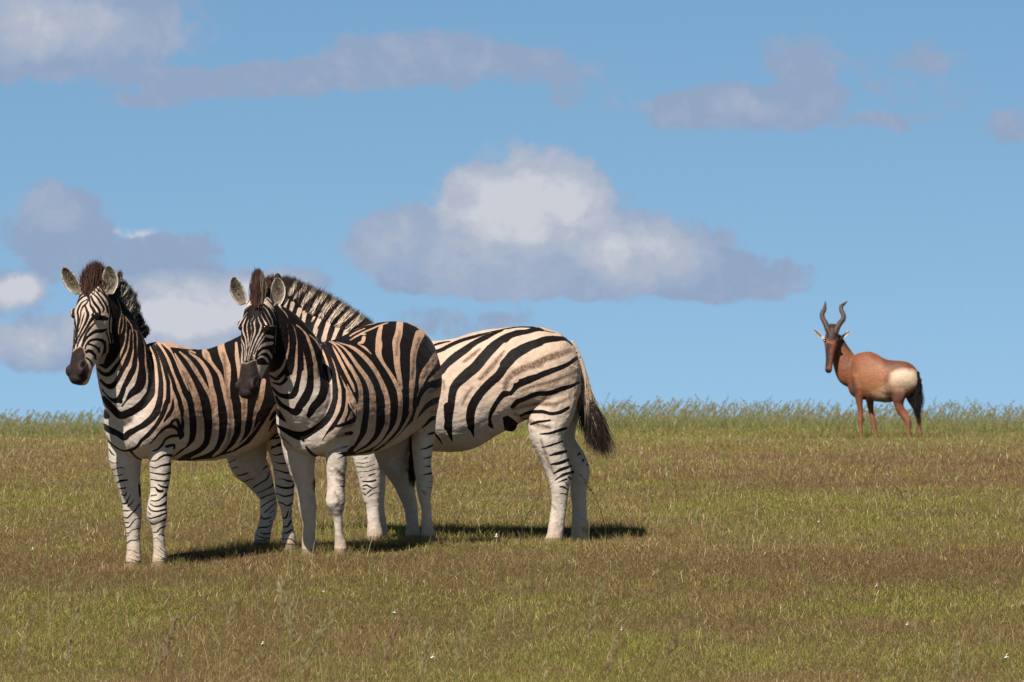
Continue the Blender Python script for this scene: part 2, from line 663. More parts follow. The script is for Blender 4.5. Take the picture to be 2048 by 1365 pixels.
        idx = np.array([kd.find(v)[1] for v in co])
        reg = np.array(self.reg)[idx]
        aux = np.vstack(self.aux)[idx]
        nr = np.empty(len(co) * 3, np.float32)
        me2.vertices.foreach_get('normal', nr) if hasattr(me2.vertices[0], 'normal') else None
        nn = nr.reshape(-1, 3)
        if np.abs(nn).sum() > 1:
            dz = (fbm(co, 11.0, 3, 41) - .5) * 0.011 + (fbm(co * np.array([1, 1, 2.2]), 34.0, 2, 42) - .5) * 0.0025
            dz = np.where(np.isin(reg, ['b', 'L1', 'L2', 'L3', 'L4']), dz, 0) * (1.0 if self.d0 < 40 else 0.9)
            co = co + nn * dz[:, None]
            me2.vertices.foreach_set('co', co.astype(np.float32).ravel())
            me2.update()
        self.obj, self.co, self.vreg, self.vaux, self.nr = o, co, reg, aux, nr.reshape(-1, 3)
        if parent:
            o.parent = parent
        return o


# ------------------------------------------------------------------ coat pattern
CROPS = dict(A=(110, 510, 6.825), B=(110, 640, 6.825), C=(190, 660, 6.825), D=(190, 790, 6.825), E=(350, 640, 6.2045),
             F=(350, 760, 6.2045), G=(200, 940, 6.825), H=(430, 900, 6.825), I=(450, 530, 6.825), J=(450, 640, 6.825),
             K=(530, 650, 6.825), L=(530, 780, 6.825), M=(700, 630, 6.825), N=(700, 760, 6.825), O=(570, 930, 6.825),
             Q=(730, 900, 6.825), R=(540, 530, 6.2045), S=(860, 640, 6.2045), T=(1010, 640, 6.2045), U=(860, 760, 6.2045),
             V=(1020, 780, 6.2045), W=(1040, 900, 6.825), X=(1600, 590, 9.75), Y=(1660, 690, 6.825), Z=(0, 0, 1.0))


def parse_marks(text):
    """line: kind tags A x,y,w x,y ... B x,y,w ...   kind k black stripe, w pale stripe, s brown shadow stripe, p black patch, q pale patch"""
    out = []
    for line in text.strip().splitlines():
        t = line.split()
        if not t or t[0].startswith('#'):
            continue
        kind, tags = t[0], t[1]
        pts, cr, w = [], None, 10.0
        for s in t[2:]:
            if s in CROPS:
                cr = CROPS[s]
                continue
            v = [float(c) for c in s.split(',')]
            if len(v) > 2:
                w = v[2]
            pts.append((cr[0] + v[0] / cr[2], cr[1] + v[1] / cr[2], w / cr[2]))
        out.append((kind, tags, np.array(pts)))
    return out


def sd_line(x, y, pts):
    if len(pts) > 2:
        pts = catmull(pts, 4)
    best = np.full(len(x), 1e3)
    for i in range(len(pts) - 1):
        ax, ay, aw = pts[i]
        bx, by, bw = pts[i + 1]
        dx, dy = bx - ax, by - ay
        L2 = dx * dx + dy * dy + 1e-9
        t = np.clip(((x - ax) * dx + (y - ay) * dy) / L2, 0, 1)
        d = np.hypot(x - ax - t * dx, y - ay - t * dy) - np.maximum((aw + (bw - aw) * t) / 2, 0.15)
        np.minimum(best, d, out=best)
    return best


def sd_poly(x, y, pts):
    n = len(pts)
    d = np.full(len(x), 1e6)
    inside = np.zeros(len(x), bool)
    for i in range(n):
        ax, ay = pts[i][:2]
        bx, by = pts[(i + 1) % n][:2]
        dx, dy = bx - ax, by - ay
        t = np.clip(((x - ax) * dx + (y - ay) * dy) / (dx * dx + dy * dy + 1e-9), 0, 1)
        d = np.minimum(d, np.hypot(x - ax - t * dx, y - ay - t * dy))
        c = ((ay > y) != (by > y)) & (x < (bx - ax) * (y - ay) / (by - ay + 1e-12) + ax)
        inside ^= c
    return np.where(inside, -d, d)


def mark_field(marks, x, y, reg, soft_out=None):
    """signed stripe field (photo pixels, negative = black) and a 0..1 brown shadow amount"""
    f = np.full(len(x), 6.0)
    brown = np.zeros(len(x))
    for kind, tags, pts in marks:
        tg = tags.split('+')
        sel = np.isin(reg, tg) if 'n' not in tg else ~np.isin(reg, ['ear', 'x', 'h'])
        pad = pts[:, 2].max() / 2 + 7
        sel &= (x > pts[:, 0].min() - pad) & (x < pts[:, 0].max() + pad) & (y > pts[:, 1].min() - pad) & (y < pts[:, 1].max() + pad)
        ii = np.nonzero(sel)[0]
        if not len(ii):
            continue
        xx, yy = x[ii], y[ii]
        if kind == 'k':
            f[ii] = np.minimum(f[ii], sd_line(xx, yy, pts))
        elif kind == 'w':
            f[ii] = np.maximum(f[ii], -sd_line(xx, yy, pts))
        elif kind == 'p':
            f[ii] = np.minimum(f[ii], sd_poly(xx, yy, pts))
        elif kind == 'q':
            f[ii] = np.maximum(f[ii], -sd_poly(xx, yy, pts))
        elif kind == 's':
            b = np.clip(0.5 - sd_line(xx, yy, pts) / 5.5, 0, 1)
            brown[ii] = np.maximum(brown[ii], b)
    return f, brown


def sstep(a, b, x):
    t = np.clip((x - a) / (b - a), 0, 1)
    return t * t * (3 - 2 * t)


def mixc(base, col, w):
    w = np.clip(w, 0, 1)[:, None]
    return base * (1 - w) + np.array(col)[None, :] * w


# ------------------------------------------------------------------ hair
def strands(name, base, tip, n, mat, parent, colour, spread=0.012, width=0.0035, jitter=0.012, curl=0.01, seg=3, ragged=0.18, seed=1, n_clump=0):
    """base/tip: (k,3) world polylines; n thin tapering ribbons between them. colour(px,py,t)->rgb"""
    r = np.random.default_rng(seed)
    B = catmull(base, 12); T = catmull(tip, 12)
    u = r.random(n) * (len(B) - 1)
    i = np.clip(u.astype(int), 0, len(B) - 2)
    f = (u - i)[:, None]
    b = B[i] * (1 - f) + B[i + 1] * f
    t = T[i] * (1 - f) + T[i + 1] * f
    if n_clump:
        cl = r.normal(size=(n_clump, 3)) * jitter * 1.2
        t = t + cl[(u / (len(B) - 1) * n_clump).astype(int) % n_clump]
    b = b + r.normal(size=(n, 3)) * spread * np.array([.6, 1, .5])
    ln = np.linalg.norm(t - b, axis=1, keepdims=True)
    t = b + (t - b) * (1 + (r.random((n, 1)) - 0.6) * 2 * ragged) + r.normal(size=(n, 3)) * jitter
    side = nrm(np.cross(t - b, r.normal(size=(n, 3)) * 0.5 + np.array([0, 1.0, 0])))
    bow = r.normal(size=(n, 3)) * curl
    rows = seg + 1
    V = np.zeros((n, rows, 2, 3)); Cc = np.zeros((n, rows, 2, 3))
    for k in range(rows):
        q = k / seg
        c = b * (1 - q) + t * q + bow * math.sin(q * math.pi)
        w = width * (1 - q) ** 0.7 * 0.5 + width * 0.06
        V[:, k, 0] = c - side * w
        V[:, k, 1] = c + side * w
        px, py, d = unP(c)
        col = colour(px, py, q, r)
        Cc[:, k, 0] = col; Cc[:, k, 1] = col
    base_i = (np.arange(n) * rows * 2)[:, None]
    fs = []
    for k in range(seg):
        fs.append(np.stack([base_i[:, 0] + 2 * k, base_i[:, 0] + 2 * k + 1, base_i[:, 0] + 2 * k + 3, base_i[:, 0] + 2 * k + 2], -1))
    o = fast_mesh(name, V.reshape(-1, 3), np.vstack(fs), mat, parent, smooth=True)
    set_col(o, 'col', Cc.reshape(-1, 3))
    return o


def empty(name, loc):
    o = bpy.data.objects.new(name, None)
    o.location = loc
    o.empty_display_size = 0.3
    C.objects.link(o)
    return o


def parent_keep(child, root):
    child.parent = root
    child.matrix_parent_inverse = root.matrix_basis.inverted()


def eyeball(A, root, t, s, f, r=0.021):
    c = A.hp(t, s, f)
    U, F, S = A.hf[1:]
    verts, faces = [], []
    m, h = 16, 10
    for i in range(h + 1):
        th = math.pi * i / h
        for j in range(m):
            ph = 2 * math.pi * j / m
            verts.append(c + r * (math.cos(th) * U * 0.85 + math.sin(th) * (math.cos(ph) * S + math.sin(ph) * F)))
    for i in range(h):
        for j in range(m):
            faces.append((i * m + j, i * m + (j + 1) % m, (i + 1) * m + (j + 1) % m, (i + 1) * m + j))
    o = make_mesh('eye', verts, faces, MAT_EYE)
    parent_keep(o, root)
    return o


ZHEAD = [(0.00, .040, -.02, .09), (.035, .062, .004, .125), (.12, .084, .022, .165), (.22, .094, .032, .20), (.33, .098, .034, .235),
         (.45, .090, .028, .25), (.57, .078, .022, .232), (.70, .066, .016, .178), (.80, .062, .012, .138), (.89, .066, .008, .122),
         (.955, .059, -.002, .112), (1.0, .036, -.022, .085)]


def zebra_head_details(A, side_eye=True):
    for s in (-1, 1):
        U, F, S = A.hf[1:]
        ax = [S, F, U]
        A.ball(A.hp(.305, s * .080, .000), ax, (.017, .021, .026), 'h')      # brow
        A.ball(A.hp(.43, s * .052, -.125), ax, (.034, .070, .095), 'h')      # cheek
        A.ball(A.hp(.885, s * .042, -.006), ax, (.020, .022, .034), 'h')     # nostril wing
    A.ball(A.hp(.93, 0, -.085), ax, (.042, .036, .040), 'h')                # chin
    A.ball(A.hp(.95, 0, -.03), ax, (.045, .035, .035), 'h')                 # upper lip


def zebra_colour(A, marks, tan, cream, tan_line, nostrils=(), muzzle=None, chest=None):
    """coat colours: cream below and on legs and face, tan on the back"""
    px, py, d = unP(A.co)
    reg = A.vreg
    jit = (fbm(np.stack([px, py], -1), 0.28, 3, 5) - 0.5) * 1.6
    wig = (fbm(np.stack([px, py], -1), 0.09, 2, 9) - 0.5) * 2.0
    f, brown = mark_field(marks, px + wig * 0.5, py + wig * 0.5, reg)
    f = f + jit * 0.35 - np.where(reg == 'h', .35, 0.0)
    hgt = sstep(tan_line[0], tan_line[1], py)           # 0 at the back .. 1 low
    legs = np.isin(reg, ['L1', 'L2', 'L3', 'L4'])
    if chest:
        hgt = np.maximum(hgt, sstep(chest[0], chest[1], px) * sstep(715, 790, py))
    w = np.where(legs, np.maximum(hgt, sstep(865, 905, py)), np.where(np.isin(reg, ['b', 't']), hgt, 1.0))
    base = np.array(tan)[None] * (1 - w[:, None]) + np.array(cream)[None] * w[:, None]
    base = np.where((reg == 'h')[:, None], np.array([[0.53, 0.40, 0.315]]), base)
    mott = fbm(A.co, 9.0, 3, 3)
    base = base * (0.86 + 0.28 * mott)[:, None]
    dn = fbm(A.co, 130.0, 2, 4)
    base = mixc(base, (0.105, 0.055, 0.033), brown * np.clip(0.22 + 1.3 * dn, 0, 1) * 0.95)
    # dusty feet
    gz = ground_z(A.co[:, 0], A.co[:, 1])
    h = A.co[:, 2] - gz
    base = mixc(base, (0.40, 0.27, 0.18), np.where(legs, (1 - sstep(0.03, 0.22, h)) * 0.6, 0))
    hoof = legs & (h < 0.045)
    base[hoof] = (0.24, 0.17, 0.115)
    # ears
    e = reg == 'ear'
    u, v, sd = A.vaux[:, 0], A.vaux[:, 1], A.vaux[:, 2]
    en = fbm(A.co, 160.0, 3, 8)
    ec = np.tile(np.array([[0.25, 0.20, 0.145]]), (len(px), 1)) * (0.55 + 0.9 * en)[:, None]
    dk = np.clip(1.7 - np.hypot((u - .5) * 2.6, v * 1.9), 0, 1) * sstep(.30, .55, en)
    ec = mixc(ec, (0.045, 0.035, 0.028), dk)
    ec = mixc(ec, (0.62, 0.55, 0.45), sstep(.66, .86, np.abs(v)) * 0.8)
    back = (sd > 0.5)
    bc = np.where(((u * 4.2) % 1.0 < .45)[:, None], np.array([[0.03, 0.022, 0.02]]), np.array([[0.22, 0.17, 0.12]]))
    ec = np.where(back[:, None], bc, ec)
    ec = mixc(ec, (0.02, 0.015, 0.013), np.where(back & ((u > .72) | (np.abs(v) > .8)), 1, 0) * 1.0)
    base = np.where(e[:, None], ec, base)
    f = np.where(e, 6.0, f)
    if muzzle is not None:
        sdm = sd_poly(px, py, muzzle)
        mz = (reg == 'h') & (sdm < 4)
        edge = sstep(3.0, -1.0, sdm) if False else np.clip(0.5 - sdm / 3.0, 0, 1)
        mcol = np.tile(np.array([[0.023, 0.0155, 0.0135]]), (len(px), 1)) * (0.6 + 0.9 * fbm(A.co, 55.0, 3, 2))[:, None]
        rust = np.clip(1 - np.abs(sdm + 1.5) / 4.0, 0, 1)
        mcol = mixc(mcol, (0.10, 0.035, 0.018), rust * 0.25)
        base = np.where(mz[:, None], base * (1 - edge[:, None]) + mcol * edge[:, None], base)
        f = np.where((reg == 'h') & (sdm < 0), np.maximum(f, 4.0), f)
    for (nx, ny, rx, ry, an) in nostrils:
        c, s_ = math.cos(math.radians(an)), math.sin(math.radians(an))
        dx, dy = px - nx, py - ny
        q = np.hypot((dx * c + dy * s_) / rx, (-dx * s_ + dy * c) / ry)
        base = mixc(base, (0.060, 0.045, 0.040), np.where(reg == 'h', np.clip(1 - np.abs(q - 1.35) * 2.5, 0, 1), 0))
        base = mixc(base, (0.002, 0.0015, 0.0015), np.where(reg == 'h', np.clip(2.2 - q * 1.9, 0, 1), 0))
    set_col(A.obj, 'coat', base)
    set_float(A.obj, 'stripe', f + 0.0)
    return f
Z1M = """
p h A 755,540 790,540 900,560 900,1400 840,1400 800,1250 790,1000 765,700
k h A 430,545,18 350,600,20 285,680,28 250,760,30 255,840,30 268,920,28 285,1000,18 283,1080,16 262,1200,14 240,1310,12
k h A 420,500,12 370,540,16 310,600,18 255,670,20 210,740,26 195,800,34 195,860,14
k h A 400,480,8 340,540,12 290,600,10
k h A 440,610,16 380,640,16 335,700,22 310,780,22 318,850,24 312,930,18 305,1000,16 302,1080,16 285,1180,14 262,1280,12
k h A 460,620,18 425,670,20 380,710,18 355,770,14 350,830,14 333,920,12 318,1000,10 308,1060,10
k h A 400,790,6 385,850,14 365,920,14 345,990,10 318,1050,10
k h A 410,690,20 430,750,26 450,820,40 425,910,36 385,990,26 345,1070,20 310,1140,14 290,1220,12
k h A 450,560,40 475,620,18 485,690,26 530,760,44 540,820,46 490,900,36 440,990,32 390,1070,26 340,1160,22 300,1260,14
k h A 490,560,18 530,650,30 590,730,34 615,800,24 590,850,20
k h A 510,525,12 580,590,22 630,670,26 670,740,22 650,790,10
k h A 550,490,14 620,570,20 670,640,24 705,710,20 720,790,16
k h A 600,470,12 660,540,16 720,610,18 745,690,16 755,760,14
k h A 430,540,46 460,500,50
k h A 215,920,16 240,970,20 262,1040,14 258,1120,10 240,1220,10
k h A 205,1040,20 225,1090,18 225,1150,10
k h A 195,1130,14 215,1160,20 205,1240,8
k h A 390,1060,10 345,1130,16 300,1250,8
k h A 540,930,20 480,1000,26 430,1070,22 400,1140,26 370,1230,18 340,1290,14
k h A 700,1020,30 640,1040,44 560,1045,46 490,1080,40 430,1140,26 395,1200,20 370,1270,14
k h A 650,1175,44 580,1155,34 500,1165,30 450,1195,24 420,1240,18 410,1290,16
k h A 655,1180,40 688,1250,30 680,1330,34
k h A 445,1215,20 500,1230,26 560,1260,28 605,1310,26
k h B 600,390,26 600,450,16
k h B 685,300,30 680,400,34 650,480,26 610,560,20
k h B 430,440,40 480,430,46 540,480,36 555,540,20
k h B 420,520,20 460,540,24 500,590,20 510,620,16
k h A 560,885,18 600,868,44 650,865,70 700,875,44 720,865,20
k h A 700,1060,18 735,1160,14 740,1280,14
k h B 760,180,16 775,330,16 740,430,16 700,520,14 640,580,12
k h+b A 745,620,18 765,760,20 745,900,16 745,1050,14 770,1180,14
k h+b B 810,320,18 790,420,18 740,500,16 680,570,14
k h+b A 790,560,26 805,700,24 795,850,22 780,1000,18 800,1150,18 825,1260,18
k h+b A 830,580,30 855,720,30 850,880,28 835,1020,24 850,1160,26 845,1250,30
k h+b A 860,600,10 900,750,30 900,900,30 880,1050,24 870,1200,40
p b Z 212,580 250,580 268,620 290,650 302,680 290,700 262,730 215,752 204,738 216,700 226,650
k b C 60,480,20 150,490,60 230,420,60 310,290,60 350,150,50 380,0,40
k b B 900,0,40 880,150,50 860,300,60
k b B 960,0,30 960,120,40 930,240,50 890,380,60
k b A 900,690,10 950,850,40 960,1000,50 950,1150,50
k b C 40,540,30 110,600,50 190,610,60 270,530,60 350,400,60 410,250,50 445,100,40 455,0,30
k b C 80,690,40 150,750,60 230,770,80 310,660,70 400,500,60 470,340,50 500,150,40 500,0,30
k b A 950,790,10 1010,950,40 1040,1100,46 1050,1200,46
k b C 110,820,40 200,920,50 310,950,100 390,780,90 480,620,90 540,480,70 555,300,50 550,100,50 530,0,30
k b A 1010,860,10 1080,1020,40 1100,1150,40 1110,1300,50
k b C 310,950,80 350,980,60
w b C 45,490,16 150,560,50 230,500,40 330,370,36 400,200,20 430,50,12
w b C 60,600,14 130,680,56 210,700,66 290,600,46 380,420,34 450,250,20 475,80,12 480,0,10
w b C 90,770,10 170,860,46 270,900,60 340,760,54 440,560,46 500,400,30 520,250,12 520,50,10
w b C 440,800,36 520,730,40 580,600,34 598,450,16 578,250,12 575,80,14 540,0,8
w b C 700,520,30 682,380,36 675,200,36 640,100,20 560,10,12
w b A 850,600,7 890,700,8 905,800,8 885,900,16 870,1000,12 868,1080,10
w b A 925,800,7 932,950,10 915,1020,14 900,1080,10
w b A 970,850,6 975,1000,10 960,1100,14
w b A 960,850,14 1040,960,14 1062,1060,12
k b C 370,1040,24 430,960,30 500,870,90 600,780,130 640,640,130 640,480,80 630,300,100 620,130,70 600,30,40
k b C 120,930,60 190,1020,90 270,1110,100 350,1170,100 450,1140,110 560,1080,110 660,1000,120 750,880,120 770,740,100 770,560,90 750,420,100 720,250,60 680,150,30 640,90,10
k n C 60,990,60 90,1090,90 150,1170,90 175,1190,50
k n D 20,340,40 45,360,50 110,420,70 200,480,90 310,530,80 400,580,90 470,520,90 600,450,80 720,370,90 830,250,100 880,100,90
k n C 880,990,80 895,880,80 900,750,70 890,600,60 860,420,50 820,300,50 760,200,34 700,140,12
k n D 70,470,14 100,540,20 190,640,24 270,710,26 380,765,24 480,750,36 560,720,40 640,620,50 740,530,60 850,400,60 930,250,70 980,100,70
k n C 995,980,70 1000,900,60 1000,740,56 970,600,50 920,430,40 870,300,40 820,220,26 750,150,12
k n D 490,770,34 560,850,24 640,890,12
k n C 820,170,12 900,290,36 960,420,50 1010,560,50 1060,680,50 1090,800,60 1140,920,60 1180,1060,56 1200,1180,30
k n D 1150,50,60 1175,180,60 1190,300,30 1195,420,50 1160,560,44
k n D 1065,60,20 1055,180,50 1000,280,50 940,370,20
k n D 750,670,14 830,580,24 900,500,40 980,440,50 1060,430,50 1130,480,40 1150,560,40
k n D 1020,410,40 1070,350,40 1120,340,40 1150,420,50 1190,540,60 1160,600,30
k n D 790,770,20 860,740,30 920,680,34 960,610,30 1040,565,40 1120,560,40
k n D 975,710,40 1040,690,40 1080,690,40 1080,740,20
k n C 900,190,10 1000,310,56 1060,420,60 1110,560,70 1170,700,70 1230,840,80
k n F 125,143,80 190,250,100 215,400,90 225,600,90 215,720,80 170,830,60 80,890,44 0,950,30 E 0,1695,14
p n Z 340,695 380,699 430,683 480,668 540,650 600,660 604,790 560,800 548,812 535,835 522,856 508,876 498,887 470,903 425,917 385,921 350,922 375,905 390,880 388,830 378,780 360,735 345,705
w n E 0,420,16 60,530,40 150,700,70 230,880,80 280,1050,86 300,1200,80
w n F 280,320,84 310,500,90 315,650,100 290,770,110 200,850,80 100,910,50 0,960,20
w n E 60,400,18 150,480,36 230,590,50 300,700,50 370,820,50 430,930,50 460,990,60
w n E 180,410,16 290,490,40 370,590,50 420,700,60 450,830,60 475,960,80 490,1100,80
w n F 470,230,84 495,400,80 505,550,84 495,700,90 450,830,80 350,910,46 200,975,16
w n E 410,330,30 365,370,50 390,440,90 440,520,46 500,600,40 560,690,46 590,800,50 630,920,70 665,1050,80
w n F 660,260,80 690,450,80 690,620,90 650,750,80 580,860,60 470,945,24
w n E 700,200,20 620,230,60 570,300,80 590,420,90 640,560,90 650,700,80 650,850,60 650,950,80
w n E 160,390,8 300,330,8 430,270,16 540,230,12
w n E 180,385,20 250,410,20
w n E 760,290,30 770,450,50 790,600,50 810,800,50 820,900,60 850,1000,80
w n F 860,260,80 860,420,70 850,560,50 830,680,46 760,800,34 650,890,14
w n E 1100,760,60 1070,950,70 1020,1100,70
w n F 1070,200,66 1020,340,60 990,440,40 960,600,20 880,740,12 760,840,8
w n F 700,880,14 800,800,16 950,660,12 1050,520,10
s n E 600,420,30 620,560,40 625,700,26 640,850,34 660,980,30
s n E 385,430,16 400,500,20
s n F 650,100,30 680,300,26 680,560,40 660,760,34 600,860,24
s n E 460,950,24 470,1010,16
s n C 1200,560,10 1260,680,24 1330,820,20
s n F 1040,60,24 1030,250,30
s n E 860,950,20 860,1100,30
k n D 755,905,14 830,900,18 900,850,30 970,825,34 1045,830,40
k n D 750,980,14 820,1000,18 900,970,24 960,960,34 1040,940,36
k n D 755,1060,14 840,1080,20 950,1085,28 1040,1060,30
k n D 760,1155,16 850,1170,20 940,1180,22 1030,1165,24
k n D 860,1225,20 930,1260,28 1010,1260,30
k n G 690,245,14 750,240,18 800,290,40 860,290,30
k n G 690,355,16 770,345,20
k n G 690,420,16 780,425,20 850,380,26 900,340,44
k n G 680,460,12 740,500,18 830,490,30 910,450,40
k n G 660,500,12 700,555,20 800,565,26 900,540,30
k n G 640,570,10 690,608,14
k n G 650,650,14 690,665,20 780,640,24 860,610,28 920,590,24
k n G 660,700,12 730,745,18 820,710,22 915,670,24
k n G 735,855,16 780,850,18 820,800,18 900,770,18
k n G 805,900,12 820,875,14 870,900,26
k n G 735,945,12 790,935,12 840,1000,12
k n G 750,1060,8 850,1140,10 900,1160,10
k n G 800,1050,10 890,1130,14
k n G 760,1150,8 860,1200,12 920,1220,12
k n G 740,1215,10 850,1220,14 900,1240,14
k n D 190,740,16 230,800,20 270,830,14
k n D 200,900,12 240,930,14 310,930,12
k n D 240,1025,16 290,1010,14 350,995,16 410,1010,8
k n D 270,1105,14 340,1100,14 380,1080,12
k n D 300,1200,20 360,1170,22 450,1160,12
k n D 340,1280,20 420,1270,22
k n G 240,175,20 300,155,22 380,140,14
k n G 290,335,16 340,355,20 360,300,14
k n G 300,460,16 350,460,26 385,400,18 420,340,10
k n G 380,500,20 430,460,20 460,400,10
k n G 310,560,18 380,560,20 430,550,10
k n G 310,645,16 370,655,20 420,610,20 480,550,20 540,470,16
k n G 315,720,16 390,720,20
k n G 335,790,16 390,785,20 430,740,18 480,680,16 570,655,14
k n G 350,870,14 400,865,16 430,830,12
k n G 440,820,14 500,810,16 555,800,16
k n G 360,915,14 400,890,10
k n G 370,1005,18 420,965,16 500,960,16 540,930,10
k n G 440,1050,8 520,1050,8
k n G 380,1095,10 440,1100,10 520,1140,14 550,1130,12
k n G 460,1160,8 520,1200,12 550,1190,10
k n G 380,1200,8 480,1240,14 560,1260,16
k n G 350,1270,16 420,1260,14 500,1300,12
k n G 535,200,24 545,280,40 550,370,20
k L3+b H 160,185,12 230,160,14 280,130,8
k L3+b H 230,265,12 310,230,14
k L3+b H 310,355,18 380,340,20 450,315,16
k L3 H 400,435,14 480,405,12 550,390,6
k L3 H 520,520,20 620,450,16 700,400,20 730,350,20 740,300,10
k L3 H 650,270,14 715,220,24
k L3 H 580,590,14 680,550,14 770,500,20 805,430,26 800,370,14
k L3 H 620,665,20 720,625,16 820,590,16
k L4 H 820,590,10 880,610,16 950,635,20 1040,620,24 1090,590,20
k L3 H 620,790,16 700,730,16 830,655,14
k L3 H 670,860,16 720,820,16 780,760,14 850,720,14
k L3 H 740,880,10 790,835,12 830,825,10
k L3 H 610,890,16 640,930,20 700,945,22 770,915,14
k L3 H 740,990,14 780,960,10
k L3 H 580,1070,16 650,1060,20 730,1050,16 780,1010,10
k L3 H 620,1130,14 690,1150,20 770,1135,16
k L3 H 560,1165,10 650,1200,16 750,1210,14
k L3 H 560,1240,14 700,1240,16
k L3 H 510,1285,20 640,1290,24 760,1290,20
k L4+b H 790,70,14 850,75,20 950,45,24
k L4+b H 770,-150,20 850,-160,30 950,-200,40
k L4+b H 770,-40,20 850,-50,26 950,-80,34
k L4 H 800,160,8 880,185,18 970,185,20
k L4 H 810,270,14 880,290,18 960,310,24 1030,320,22
k L4 H 840,395,8 920,400,12 1000,425,24 1050,430,20
k L4 H 820,480,14 880,505,26 960,520,30 1050,510,28 1090,460,20
k L4 H 870,715,16 930,735,18 990,765,20 1050,730,24 1080,740,16
k L4 H 920,930,16 970,925,26 1000,830,14
k L4 H 1015,920,10 1040,840,14
k L4 H 930,1050,16 990,1045,24 1040,970,24
k L4 H 920,1140,12 990,1130,20 1050,1090,20
k L4 H 920,1220,14 1040,1220,16 1090,1260,16
k L4 H 920,1280,16 1060,1290,16
"""
Z1M += """
k h A 360,440,10 330,500,14 300,560,10
k h A 560,440,14 600,500,20
k h A 640,470,16 700,560,22 740,620,20
k h A 690,440,16 740,560,24 775,640,24
k h A 390,460,14 370,520,14
k h+b A 720,700,12 730,800,12
"""
Z1M += '''
k n F 1165,640,14 1200,570,30 1250,500,50
k n F 1175,750,14 1230,700,26 1300,655,30
k n F 1190,860,14 1260,820,24 1330,780,34
k n F 1180,500,24 1230,430,50 1300,400,60
'''
Z1MUZ = "p h B 190,395 240,437 290,392 350,365 385,385 415,470 412,540 460,620 480,690 440,810 350,900 200,900 150,800 60,650 70,560 130,460"

